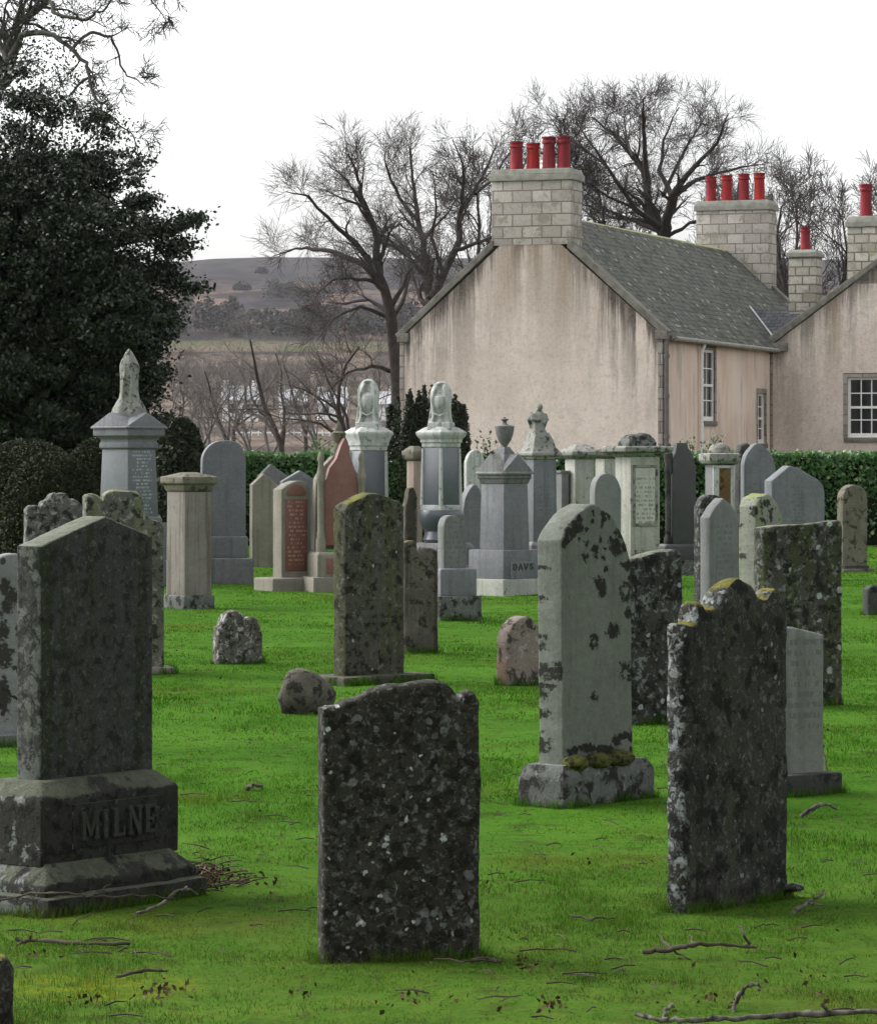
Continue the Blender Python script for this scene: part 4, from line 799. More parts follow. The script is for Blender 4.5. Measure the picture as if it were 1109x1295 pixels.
# domed pillar with framed brown panel
Y = 51.; z = lambda py: Zat(py, 51.)
r_ = mon('small domed pillar with a white frame round a brown panel, below the tall window', 910, Y, 16, group='square pillars')
mb = MB(); mb.fru(.2, z(588), .32, .32, .32, .32); mb.build('die', MATS['mid_granite'], r_, bevel=.005)
mb = MB()
for b in ((-.165, .165, z(592), z(588.5)), (-.165, -.075, .5, z(592)), (.10, .165, .5, z(592))): mb.box(b[0], b[1], -.185, -.155, b[2], b[3])
mb.build('white_frame', MATS['marble_white'], r_, bevel=.004)
mb = MB(); mb.box(-.073, .098, -.17, -.15, .5, z(592.3)); mb.build('brown_panel', MATS['brown_panel'], r_)
mb = MB(); mb.stack([(.16, z(588)), (.21, z(586)), (.235, z(582)), (.235, z(574)), (.2, z(573))]); mb.lathe([(.17, z(573.5)), (.165, z(570)), (.14, z(565)), (.09, z(561)), (.02, z(559.5))], 24); mb.build('domed_cap', MATS['tomb_slab'], r_, bevel=.005)
mb = MB(); mb.stack([(.24, -.06), (.24, .21)]); mb.build('base', MATS['mid_granite'], r_, bevel=.01)
# pink capped column behind
Y = 51.; z = lambda py: Zat(py, 51.)
r_ = mon('slim pinkish pillar with a wide brown cap between the two shrouded urns', 524, Y, 40, group='square pillars')
mb = MB(); mb.fru(.2, z(583), .165, .165, .155, .155); mb.build('die', MATS['pink_column'], r_, bevel=.005)
mb = MB(); mb.stack([(.08, z(583)), (.12, z(580)), (.13, z(575)), (.13, z(571)), (.05, z(564))]); mb.build('cap', MATS['cap_brown'], r_, bevel=.005)
mb = MB(); mb.stack([(.18, -.06), (.18, .21)]); mb.build('base', MATS['mid_granite'], r_, bevel=.01)
HS('rough brown stone post with mossy knob behind the tall mossy slab', 'fluted_brown', 510, 513, 528, Y=36, th=25, t=.1, group=G, out=[(513, 640), (516, 628), (518, 617), (524, 618), (528, 630)], rough=.008, r=.02, rs=9)
# red granite monument with grey surround
Y = 43.; z = lambda py: Zat(py, 43.); x = lambda px: (px - 428) / F * 43. / math.cos(R(18))
r_ = mon('red granite ogee headstone in a grey columned surround, beside the left shrouded urn', 428, Y, 18, group=GF, cat='headstone', name='headstone')
mb = MB(); mb.prism([(x(406), .55), (x(452), .55), (x(452), z(612)), (x(447), z(594)), (x(442), z(580)), (x(439), z(562)), (x(434), z(554)), (x(430), z(562)), (x(424), z(580)), (x(415), z(592)), (x(411), z(606)), (x(406), z(618))], -.06, .06); mb.build('slab', MATS['red_granite'], r_, bevel=.006)
for px in (404, 455):
    mb = MB(); mb.lathe([(.06, .46), (.06, .62), (.045, .66), (.05, .70), (.042, .72), (.042, z(612)), (.055, z(608)), (.06, z(602)), (.045, z(597)), (.03, z(585)), (.045, z(580)), (.03, z(574)), (.01, z(571))], 14, cx=x(px), cy=-.07); mb.build('column', MATS['beige_sandstone'], r_)
mb = MB(); mb.prism([(x(399), .5), (x(461), .5), (x(458), z(606)), (x(448), z(590)), (x(442), z(576)), (x(424), z(576)), (x(411), z(590)), (x(402), z(606))], .062, .2); mb.build('surround', MATS['beige_sandstone'], r_, bevel=.008)
mb = MB(); mb.lathe([(.10, z(577)), (.08, z(570)), (.05, z(560)), (.09, z(550)), (.09, z(547)), (.05, z(545)), (.045, z(541)), (.03, z(536)), (.008, z(533))], 14, cx=x(432), cy=.13); mb.build('finial', MATS['cap_brown'], r_)
mb = MB(); mb.stack([(.33, .17), (.33, .44), (.3, .475)], ratio=.7); pp = mb.build('plinth', MATS['beige_sandstone'], r_, bevel=.008)
mb = MB(); mb.box(-.22, .22, -.245, -.22, .22, .41); q = mb.build('red_panel', MATS['red_granite'], pp, bevel=.004)
mb = MB(); mb.stack([(.40, -.06), (.40, .175)], ratio=.75); mb.build('base_slab', MATS['beige_sandstone'], r_, bevel=.01, rough=.002, cuts=3)

FEET += [(milne.location.x, milne.location.y, wS + .07, tS + .07, R(53)), (arch.location.x, arch.location.y, pw, pt, R(50))]
def foot_tufts():
    V = []; Fc = []
    for cx, cy, w_, t_, th_ in FEET:
        if cy > 40: continue
        c, s_ = math.cos(th_), math.sin(th_); per = 2 * (w_ + t_); n = int(per * (1300 if cy < 20 else 600)); k = 1 if cy < 20 else 1.6
        for _ in range(n):
            q = rng.uniform(0, per); o_ = abs(rng.normal(0, .018)) + .002
            if q < w_: lx, ly = q - w_ / 2, -t_ / 2 - o_
            elif q < w_ + t_: lx, ly = w_ / 2 + o_, q - w_ - t_ / 2
            elif q < 2 * w_ + t_: lx, ly = q - w_ - t_ - w_ / 2, t_ / 2 + o_
            else: lx, ly = -w_ / 2 - o_, q - 2 * w_ - t_ - t_ / 2
            if noise.noise(Vector((q * 7, cx, cy))) + .25 < rng.uniform(-.3, .4): continue
            x, y = cx + lx * c - ly * s_, cy + lx * s_ + ly * c; z = ground_z(x, y) - .004; hh = rng.uniform(.012, .065) * k; a = rng.uniform(0, 6.28); wd = .0017 * k; la = rng.uniform(0, 6.28); ln = rng.uniform(.1, .7) * hh
            dx, dy = math.cos(a) * wd, math.sin(a) * wd; b_ = len(V); V += [(x - dx, y - dy, z), (x + dx, y + dy, z), (x + math.cos(la) * ln, y + math.sin(la) * ln, z + hh)]; Fc.append((b_, b_ + 1, b_ + 2))
    return tag(link('grass_tufts', np_mesh('grass_tufts', V, Fc), grass.data.materials[0]), 'longer unmown grass round the feet of the headstones', 'grass', kind='stuff')
foot_tufts()

# ------------------------------------------------------------------ vegetation
plain('bark', (.038, .033, .030), (.062, .056, .052), 5, .95, .1, .6)
plain('bark_purple', (.115, .103, .097), (.175, .16, .148), 3, .95, .1, .3)
plain('twig', (.055, .048, .046), (.085, .075, .072), 2, .95, .1, .1)
plain('bark_mossy', (.06, .06, .048), (.11, .105, .095), 6, .95, .1, .6)
plain('deadwood', (.19, .175, .155), (.03, .024, .018), 26, .9, .15, .5)
plain('deadwood_dark', (.05, .04, .03), (.085, .07, .055), 14, .9, .15, .5)
leafmat('holly_leaf', (.008, .013, .006), (.024, .036, .017), .42, .35, .05, (.075, .092, .064))
leafmat('yew_leaf', (.012, .017, .007), (.030, .037, .013), .7, .2, .05, (.075, .072, .024))
leafmat('dark_yew_leaf', (.012, .018, .008), (.03, .038, .016), .6, .3, .08)
leafmat('hedge_leaf', (.045, .105, .032), (.11, .235, .075), .45, .4, .25, (.24, .31, .10))
leafmat('conifer_far', (.062, .060, .060), (.095, .088, .084), .8, .1, 0)
leafmat('shrub_leaf', (.05, .085, .03), (.10, .14, .05), .5, .3, .2)
leafmat('litter_leaf', (.03, .018, .010), (.085, .05, .026), .8, .1, .05, (.22, .17, .10))
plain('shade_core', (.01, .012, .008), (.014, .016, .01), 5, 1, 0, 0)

def tubes_mesh(name, branches, kfn=lambda r: 6 if r > .05 else (4 if r > .018 else 3)):
    V = []; F4 = []
    for pts, rads in branches:
        k = kfn(rads[0]); m = len(pts); a = None; base = len(V)
        for i in range(m):
            d = pts[min(i + 1, m - 1)] - pts[max(i - 1, 0)]
            if d.length < 1e-6: d = Vector((0, 0, 1))
            d.normalize()
            a = d.orthogonal() if a is None else a - d * a.dot(d)
            if a.length < 1e-6: a = d.orthogonal()
            a.normalize(); b = d.cross(a); r = rads[i]; p = pts[i]
            for j in range(k):
                t = 6.28318 * j / k; V.append(p + a * (math.cos(t) * r) + b * (math.sin(t) * r))
        for i in range(m - 1):
            for j in range(k):
                j2 = (j + 1) % k; F4.append((base + i * k + j, base + i * k + j2, base + (i + 1) * k + j2, base + (i + 1) * k + j))
    me = np_mesh(name, np.array([tuple(v) for v in V], np.float32), F4)
    me.polygons.foreach_set('use_smooth', np.ones(len(me.polygons), bool))
    return me
def rot_dir(d, ang, az):
    a = d.orthogonal().normalized(); b = d.cross(a)
    return (d * math.cos(ang) + (a * math.cos(az) + b * math.sin(az)) * math.sin(ang)).normalized()
def grow(out, p, d, L, r, lvl, cfg, rnd):
    n = cfg['seg'][min(lvl, len(cfg['seg']) - 1)]; pts = [p.copy()]; rads = [r]
    for i in range(n):
        wv = cfg['wob']; d = (d + Vector((rnd.gauss(0, wv), rnd.gauss(0, wv), rnd.gauss(0, wv) + cfg['trop']))).normalized()
        p = p + d * (L / n); pts.append(p); rads.append(max(r * (1 - .8 * (i + 1) / n), cfg['rmin']))
    out.append((lvl, pts, rads))
    if lvl >= cfg['max']: return
    spawn(out, pts, rads, L, lvl, cfg, rnd)
def spawn(out, pts, rads, L, lvl, cfg, rnd, t0=.22):
    kids = cfg['kids'][min(lvl, len(cfg['kids']) - 1)]; m = len(pts) - 1
    for k in range(kids):
        t = (t0 + (1 - t0) * (k + rnd.random()) / kids) * m; i = min(int(t), m - 1); f = t - i
        q = pts[i].lerp(pts[i + 1], f); dd = (pts[i + 1] - pts[i]).normalized(); rr = rads[i] * (1 - f) + rads[i + 1] * f
        nd = rot_dir(dd, R(rnd.uniform(*cfg['ang'])), rnd.uniform(0, 6.28)); nd.z += cfg['up']; nd.normalize()
        grow(out, q, nd, max(L * rnd.uniform(*cfg['len']) * (1.2 - .78 * t / m), cfg['lmin']), max(rr * rnd.uniform(.5, .72), cfg['rmin']), lvl + 1, cfg, rnd)
CFG = dict(seg=[8, 6, 5, 4, 3], wob=.14, trop=.05, max=4, kids=[7, 6, 5, 4], ang=(22, 58), up=.12, len=(.38, .62), lmin=.35, rmin=.0075)
def tree_obj(name, label, out, loc_root, mats=('bark', 'twig'), split=.045, group=None):
    root = empty(name, label, 'tree', loc_root, 0, group)
    off = Vector(loc_root)
    big = [([p - off for p in pts], rads) for l, pts, rads in out if rads[0] >= split]
    small = [([p - off for p in pts], rads) for l, pts, rads in out if rads[0] < split]
    link('trunk', tubes_mesh('trunk', big), MATS[mats[0]], root)
    if small: link('crown', tubes_mesh('crown', small), MATS[mats[1]], root)
    return root
def pix_tree(name, label, Y0, limbs, cfg, seed, side=(.42, 9), group=None, mats=('bark', 'twig'), dys=None, split=.045, low=0.):
    """limbs: (list of photo points, start radius px, end radius px, depth drift in m)"""
    rnd = random.Random(seed); out = []
    for pts, r0, r1, dy in limbs:
        pts = [(x_, y_ + max(0, 300 - y_) * low) for x_, y_ in pts]; n = len(pts); Q = []; RR = []
        dense = []
        for i in range(n - 1):
            for f in (0, .33, .66): dense.append((pts[i][0] + (pts[i + 1][0] - pts[i][0]) * f + rnd.gauss(0, .8), pts[i][1] + (pts[i + 1][1] - pts[i][1]) * f + rnd.gauss(0, .8)))
        dense.append(pts[-1]); m = len(dense)
        for i, (px, py) in enumerate(dense):
            t = i / (m - 1); Q.append(P(px, py, Y0 + dy * t)); RR.append((r0 + (r1 - r0) * t) / F * Y0)
        L = sum((Q[i + 1] - Q[i]).length for i in range(m - 1))
        out.append((0, Q, RR))
        c2 = dict(cfg); kids = max(4, int(L * side[1] / 5)); c2['kids'] = [kids] + list(cfg['kids'][1:])
        spawn(out, Q, RR, max(L * side[0], 1.6), 0, c2, rnd, t0=.3)
    p0 = P(*limbs[0][0][0], Y0); p0.z = max(p0.z, -.1)
    return tree_obj(name, label, out, (p0.x, p0.y, ground_z(p0.x, p0.y)), mats, split, group)
BG = 'bare trees around the house'
c1 = dict(CFG, seg=[8, 6, 5, 4, 3], max=4, kids=[9, 5, 4, 4], len=(.42, .68), lmin=.5, ang=(18, 52), rmin=.0054, up=.06, wob=.17, trop=.02)
pix_tree('bare_tree', 'large bare tree leaning left of the pink gable, its branches over the hill', 116, [
    ([(503, 646), (503, 560), (501, 470), (496, 405), (488, 372), (478, 345), (477, 303), (469, 272), (458, 241), (453, 217), (440, 178)], 10, 1.2, -1.5),
    ([(488, 372), (461, 336), (426, 320), (395, 314), (374, 314), (345, 324)], 5, .6, 2.5), ([(478, 342), (450, 308), (426, 286), (391, 241), (361, 233)], 4.5, .6, -3),
    ([(469, 275), (452, 240), (440, 217), (417, 198)], 3, .5, -2), ([(477, 303), (486, 287), (505, 281), (522, 291)], 2.6, .6, 2), ([(477, 305), (500, 310), (525, 335), (538, 352)], 2.5, .7, -2),
    ([(487, 366), (470, 355), (443, 351), (421, 353), (400, 372)], 3.5, .6, -2.5), ([(492, 396), (467, 379), (436, 384), (414, 382)], 3, .6, 2), ([(495, 402), (455, 388), (422, 402), (400, 430)], 3, .5, -3),
    ([(497, 400), (512, 375), (518, 340), (515, 310)], 3.5, .6, 2.5), ([(501, 470), (470, 462), (440, 470), (415, 495)], 3, .6, -2), ([(502, 500), (520, 470), (535, 440)], 3, .6, 1)], c1, 3, side=(.30, 5.5), group=BG, low=.13)
pix_tree('bare_tree', 'tall bare tree forking in two stems just behind the left slope of the gable', 122, [
    ([(546, 642), (546, 480), (545, 400), (545, 378), (539, 351), (534, 303), (527, 258), (522, 217), (518, 169)], 9, 1, 1.5),
    ([(545, 378), (563, 344), (580, 303), (583, 262), (600, 234), (614, 203), (628, 165)], 6.5, .8, 2), ([(583, 265), (586, 227), (585, 193), (572, 158)], 3.5, .6, -2),
    ([(533, 345), (511, 316), (487, 299), (470, 296)], 3, .6, -2), ([(527, 275), (506, 243), (491, 203), (486, 178)], 3, .6, -2.5), ([(535, 305), (546, 286), (563, 270), (578, 240)], 3, .6, 2.5),
    ([(576, 316), (600, 308), (622, 300), (640, 280)], 3, .6, -1), ([(560, 345), (545, 300), (552, 255), (548, 215)], 3, .6, -2), ([(600, 236), (625, 215), (645, 175), (655, 150)], 2.5, .5, 2)], c1, 5, side=(.30, 5.5), group=BG, low=.13)
pix_tree('bare_tree', 'biggest bare tree rising behind the slate roof between the two chimneys', 150, [
    ([(850, 620), (846, 400), (842, 310), (838, 290), (822, 267), (818, 212), (800, 179), (774, 145), (748, 122)], 10.395, .8, 3),
    ([(840, 295), (845, 267), (850, 238), (877, 197), (907, 160), (921, 118)], 7.425, .7, -4), ([(850, 240), (834, 201), (840, 156), (859, 108)], 3.7125, .6, 2),
    ([(818, 215), (814, 156), (812, 112), (815, 93)], 3.7125, .6, -3), ([(849, 243), (881, 215), (921, 201), (968, 192)], 3.7125, .5, 3), ([(838, 240), (868, 164), (893, 120)], 2.97, .5, 4),
    ([(832, 285), (803, 258), (766, 193), (729, 130)], 4.455, .6, -3), ([(836, 292), (800, 275), (760, 255), (735, 225)], 3.7125, .6, 3), ([(843, 300), (872, 280), (900, 268), (930, 262)], 2.97, .5, -3), ([(800, 180), (790, 150), (790, 112)], 2.2275, .5, 2), ([(766, 193), (745, 175), (712, 150), (692, 118)], 2.2275, .5, 2), ([(803, 258), (770, 240), (730, 210), (705, 180)], 2.2275, .5, -4)], dict(c1, rmin=.0068, kids=[9, 5, 4, 4], lmin=.6), 8, low=.14, side=(.24, 6.5), group=BG)
# procedural trees
def proc_tree(seed, H, cfg, stems=1, r=.2):
    rnd = random.Random(seed); out = []
    for k in range(stems):
        grow(out, Vector((rnd.gauss(0, .15) * stems, rnd.gauss(0, .15) * stems, -.2)), Vector((rnd.gauss(0, .12), rnd.gauss(0, .12), 1)).normalized(), H, r, 0, cfg, rnd)
    return out
cT = dict(CFG, seg=[9, 6, 5, 4, 3], max=4, kids=[18, 6, 4, 4], wob=.15, trop=.05, up=.12, len=(.28, .5), ang=(25, 55), rmin=.011, lmin=.5)
slim = tree_obj('bare_tree', '', proc_tree(31, 13, cT, 1, .22), (0, 0, 0), group=BG)
def put(proto, first, px, Y, sc, rz, label, name=None):
    o = proto if first else copy_tree(proto)
    o.location = (Xat(px, Y), Y, ground_z(Xat(px, Y), Y) - .1); o.scale = (sc, sc, sc); o.rotation_euler = (0, 0, rz); o['label'] = label; return o
put(slim, True, 985, 138, .86, 0, 'slender bare tree right of the far four-pot chimney')
put(slim, False, 1020, 142, .88, 2.1, 'bare tree rising behind the small single-pot chimney')
put(slim, False, 1058, 140, .82, 4.0, 'bare tree seen between the single-pot chimney and the right-hand chimney')
put(slim, False, 1108, 136, .86, 5.1, 'bare tree at the right edge above the right-hand chimney')
put(slim, False, 722, 146, 1.04, 1.1, 'bare tree peeping over the front chimney pots')
put(slim, False, 760, 152, .96, 3.3, 'dense bare tree just right of the front chimney, behind the ridge')
put(slim, False, 640, 148, .97, 5.6, 'bare tree behind the left shoulder of the front chimney')
put(slim, False, 940, 150, .9, 2.7, 'bare tree standing between the biggest tree and the far chimney pots')
put(slim, False, 590, 150, .96, 4.6, 'bare tree filling the gap between the forked tree and the front chimney')
put(slim, False, 790, 160, .9, .4, 'low bare tree behind the mossy ridge, left of the biggest one')
# scrub in the valley
cS = dict(CFG, seg=[7, 5, 4, 4], max=3, kids=[10, 6, 5], wob=.19, trop=.03, up=.12, len=(.42, .66), ang=(28, 62), rmin=.006, lmin=.5)
protoA = tree_obj('bare_tree', '', proc_tree(41, 5.5, cS, 2, .10), (0, 0, 0), ('bark_purple', 'bark_purple'), .05, 'bare scrub trees in the valley')
protoB = tree_obj('bare_tree', '', proc_tree(43, 6.2, cS, 1, .15), (0, 0, 0), ('bark', 'bark_purple'), .05, 'bare scrub trees in the valley')
scr = random.Random(5); fA = fB = True
spots = [(352, 132, 1.0, 'B'), (320, 150, .8, 'A'), (440, 128, .95, 'B'), (240, 150, .9, 'A'), (285, 165, .85, 'B'), (405, 155, .9, 'A'), (470, 160, 1., 'A'), (385, 185, .95, 'B'), (225, 190, 1.1, 'A'), (300, 200, 1., 'B'), (345, 210, 1., 'A'), (430, 205, 1.1, 'B'), (490, 200, 1.1, 'A'), (262, 225, 1.1, 'A')]
for k in range(26):
    spots.append((150 + 385 * ((k * .618) % 1), 475 + 150 * ((k * .37 + .1) % 1), scr.uniform(.95, 1.35), 'AB'[k % 2]))
for px, Y, sc_, wh in spots:
    pr = protoA if wh == 'A' else protoB; first = fA if wh == 'A' else fB
    put(pr, first, px, Y, sc_, scr.uniform(0, 6.28), 'bare purplish scrub tree in the valley below the heather hill')
    if wh == 'A': fA = False
    else: fB = False
protoB['label'] = 'bare scrub tree with a dark crooked trunk in the valley behind the hedge'

# leaves
def leaf_mesh(name, C, size, rnd, stretch=1.7, jitter=.35, up=.3):
    """folded four-point leaves at centres C (n,3)"""
    n = len(C); d = rnd.normal(0, 1, (n, 3)); d[:, 2] += 0; d /= np.linalg.norm(d, axis=1)[:, None]
    nn = rnd.normal(0, 1, (n, 3)); nn[:, 2] += up * 2; nn -= d * (nn * d).sum(1)[:, None]; nn /= np.linalg.norm(nn, axis=1)[:, None]
    sdir = np.cross(d, nn); s = (size * (1 + rnd.uniform(-jitter, jitter, n)))[:, None]
    V = np.empty((n, 4, 3)); V[:, 0] = C - d * s * stretch / 2; V[:, 2] = C + d * s * stretch / 2
    V[:, 1] = C + sdir * s / 2 + nn * s * .15; V[:, 3] = C - sdir * s / 2 + nn * s * .15
    b = np.arange(n)[:, None] * 4
    return np_mesh(name, V.reshape(-1, 3), np.concatenate([b + np.array([[0, 1, 2]]), b + np.array([[0, 2, 3]])], 0))
def clump_points(rnd, ells, nclump, per, cr, shell=.55):
    """leaf centres in clumps spread through ellipsoids (cx,cy,cz,rx,ry,rz,weight)"""
    W = np.array([e[6] for e in ells]); W = W / W.sum(); out = []; cc = []
    for i in range(nclump):
        e = ells[rnd.choice(len(ells), p=W)]; v = rnd.normal(0, 1, 3); v /= np.linalg.norm(v); rr = (shell + (1 - shell) * rnd.random() ** .6) if rnd.random() < .8 else rnd.random()
        c = np.array(e[:3]) + v * rr * np.array(e[3:6]); r = cr * rnd.uniform(.55, 1.35); cc.append(c)
        k = int(per * rnd.uniform(.5, 1.4)); q = rnd.normal(0, 1, (k, 3)) * np.array([1, 1, .6]) * r * .55; out.append(c + q)
    return np.concatenate(out), cc
def ell(px, py, Y, rx, ry, rd, wgt, Y0): 
    p = P(px, py, Y); return (p.x, p.y, p.z, rx / F * Y0, rd, ry / F * Y0, wgt)
nr = np.random.default_rng(11)
YH = 60.
E = [ell(30, 340, YH, 150, 130, 1.8, 4, YH), ell(10, 470, YH, 185, 110, 2.0, 4, YH), ell(118, 320, YH - .6, 76, 70, 1.2, 1.5, YH), ell(148, 400, YH - .8, 74, 60, 1.2, 1.7, YH), ell(5, 222, YH + .5, 75, 72, 1.2, 1.2, YH), ell(90, 235, YH, 52, 52, .8, .7, YH), ell(-150, 330, YH, 180, 220, 2.2, 4, YH), ell(150, 470, YH - .3, 62, 50, 1., 1., YH),
     ell(60, 565, YH + .3, 170, 60, 1.4, 1.6, YH), ell(185, 540, YH, 40, 45, .8, .4, YH), ell(199, 290, YH - .4, 22, 16, .4, .16, YH), ell(226, 281, YH - .4, 16, 7, .3, .06, YH), ell(250, 276, YH - .4, 14, 5, .25, .035, YH), ell(179, 255, YH - .2, 15, 12, .3, .08, YH), ell(220, 312, YH - .5, 22, 9, .3, .1, YH), ell(206, 345, YH - .4, 22, 18, .4, .16, YH), ell(226, 366, YH - .6, 18, 8, .3, .08, YH), ell(248, 364, YH - .6, 10, 4, .2, .025, YH), ell(202, 395, YH - .5, 26, 16, .4, .14, YH), ell(214, 425, YH - .5, 14, 9, .3, .06, YH), ell(189, 440, YH - .4, 22, 16, .4, .1, YH),
     ell(65, 130, YH, 36, 28, .6, .11, YH), ell(20, 112, YH, 36, 26, .6, .11, YH), ell(140, 205, YH, 22, 20, .4, .08, YH), ell(165, 225, YH, 18, 14, .4, .08, YH), ell(120, 160, YH, 24, 20, .4, .07, YH), ell(182, 205, YH, 10, 14, .3, .03, YH)]
C, cl = clump_points(nr, E, 2900, 66, .22)
holly = empty('evergreen_tree', 'large dark evergreen holly tree filling the upper left side', 'tree', (Xat(20, YH), YH, 0))
off = Vector(holly.location)
link('crown', leaf_mesh('crown', C - np.array(off), .046, nr), MATS['holly_leaf'], holly)
rnd = random.Random(2); br = [(0, [Vector((0, 0, -.2)), Vector((.05, 0, 1.5)), Vector((-.05, 0, 3)), Vector((.05, .1, 4.5)), Vector((0, .2, 6))], [.3, .26, .22, .16, .07])]
for c in cl[::7]:
    tgt = Vector(c) - off; zt = max(.6, min(5.6, tgt.z - .35 * Vector((tgt.x, tgt.y)).length)); st = Vector((0, .1, zt)); mid = st.lerp(tgt, .5) + Vector((rnd.gauss(0, .1), rnd.gauss(0, .1), .12)); br.append((1, [st, mid, tgt], [.05, .03, .008]))
link('trunk', tubes_mesh('trunk', [(p, r) for _, p, r in br]), MATS['bark'], holly)
# opaque heart of twigs and old leaves inside the crown
C2 = []
for e in (E[0], E[1], E[6], E[3], E[8]):
    k = 2600; v = nr.normal(0, 1, (k, 3)); v /= np.linalg.norm(v, axis=1)[:, None]; C2.append(np.array(e[:3]) + v * (nr.random(k) ** .33)[:, None] * np.array(e[3:6]) * .72)
link('inner_crown', leaf_mesh('inner_crown', np.concatenate(C2) - np.array(off), .17, nr, 1.3), MATS['holly_leaf'], holly)
# ivy-clad bare tree above the holly
YB = 66.
cB = dict(CFG, max=3, kids=[9, 6, 5], len=(.25, .5), lmin=.22, rmin=.0065, wob=.2, trop=-.01, up=.0, ang=(25, 65))
bt = pix_tree('bare_tree', 'spreading bare tree with mossy limbs above the dark holly, top left', YB, [
    ([(-30, 650), (-28, 300), (-10, 150), (8, 75), (22, 32), (45, 13), (64, -6), (90, -60)], 9, 3, 1), ([(64, 0), (66, 15), (90, 22), (110, 25), (120, 14), (131, 14), (143, -4)], 3.2, 1.2, -1),
    ([(8, 80), (27, 43), (50, 41), (67, 43), (90, 62), (108, 78), (113, 97), (118, 120), (128, 132), (134, 148)], 4.5, .9, -1.5), ([(134, 146), (150, 157), (166, 168), (174, 187), (173, 210)], 1.6, .7, 0),
    ([(90, 62), (105, 46), (118, 40), (140, 46), (148, 62), (153, 83), (160, 95), (175, 102), (184, 109)], 2.6, .6, 1), ([(110, 97), (98, 108), (88, 120), (70, 128)], 2, .8, -1),
    ([(8, 75), (-5, 40), (-20, 0), (-30, -60)], 4, 1.5, 1), ([(90, -60), (150, -40), (185, -8), (203, 14), (212, 28)], 2.4, .5, -1), ([(5, 12), (12, 22), (20, 28)], 2, 1, 0)], cB, 9, side=(.35, 13), mats=('bark_mossy', 'bark'), split=.03)
bt['label'] = 'spreading bare tree with mossy limbs above the dark holly, top left'
Cb = []
for k in range(340):
    f = nr.random(); px = nr.uniform(0, 178); py = nr.uniform(20, 215)
    if px > 60 + py * .62: continue
    p = P(px, py, YB + nr.uniform(-1, .6)); Cb.append(np.array(p) + nr.normal(0, .11, (11, 3)))
link('leaves', leaf_mesh('leaves', np.concatenate(Cb) - np.array(bt.location), .04, nr), MATS['holly_leaf'], bt)

# clipped yews, round shrub, conifer
def dome(label, px, Y, rpx, top, mat, n, name='clipped_yew', size=.035, flat=.8, cat='topiary', drop=0.0):
    r = rpx / F * Y; h = Zat(top, Y); X = Xat(px, Y)
    root = empty(name, label, cat, (X, Y, 0), 0)
    prof = lambda f: r * (1 - max(0, (f - .45) / .55) ** 2.3) ** .5 * (.9 + .1 * min(1, f / .4)) if f < 1 else .01
    mb = MB(); mb.lathe([(max(.01, prof(f) * .94), -.05 + f * h * .97) for f in np.linspace(0, 1, 16)], 28); mb.build('inner_shade', MATS['shade_core'], root, rough=.02)  # solid near-black core puts the shade behind the leaves into colour
    f = nr.random(n) ** .75; a = nr.uniform(0, 2 * np.pi, n); bump = np.array([noise.noise(Vector((math.cos(q) * 2.5, math.sin(q) * 2.5, ff * 5))) for q, ff in zip(a, f)])
    rr = np.array([prof(min(x, .995)) for x in f]) * (1 + .045 * bump) + nr.normal(0, .013, n)
    C = np.stack([rr * np.cos(a), rr * np.sin(a), f * h + nr.normal(0, .012, n)], 1)
    link('foliage', leaf_mesh('foliage', C, size, nr, 2.0), MATS[mat], root); return root
dome('clipped round-topped brown-green yew, the nearest of the three on the left', 66, 46, 64, 574, 'yew_leaf', 42000, size=.022)
dome('larger clipped yew dome just behind the nearest one at the left edge', 34, 49.5, 80, 557, 'yew_leaf', 39200, size=.022)
dome('clipped yew dome mostly hidden behind the shrouded monument', 122, 51, 46, 555, 'yew_leaf', 25200, size=.022)
dome('small dark round evergreen shrub between the monument and the grey granite headstone', 230, 54, 32, 530, 'dark_yew_leaf', 7000, 'evergreen_shrub', .05, cat='shrub')
Yc_ = 66; con = empty('conifer', 'dense dark yew with upright tips behind the white shrouded urn', 'tree', (Xat(541, Yc_), Yc_, 0))
Cs = []
for k in range(60):
    px = nr.uniform(492, 588); ed = abs(px - 540) / 50; top = 486 + 26 * ed ** 2.2 + nr.uniform(0, 14) + (14 if 522 < px < 530 else 0); X = Xat(px, Yc_) - con.location.x; yy = nr.normal(0, .28)
    hh = Zat(top, Yc_); m_ = 620; f = nr.random(m_) ** .7; rad = .17 * (1 - f ** 3) + .01; a = nr.uniform(0, 6.28, m_)
    Cs.append(np.stack([X + rad * np.cos(a) * nr.random(m_) ** .5 + nr.normal(0, .01, m_), yy + rad * np.sin(a), .2 + f * (hh - .2)], 1))
link('foliage', leaf_mesh('foliage', np.concatenate(Cs), .028, nr, 2.6), MATS['dark_yew_leaf'], con)
mb = MB()
for k in range(9): mb.tube([((k - 4) * .06, 0, -.1), ((k - 4) * .14, nr.normal(0, .1), 1.2), ((k - 4) * .155, 0, 2.3 - .015 * (k - 4) ** 2)], [.05, .04, .01], 6)
mb.build('stems', MATS['bark'], con)
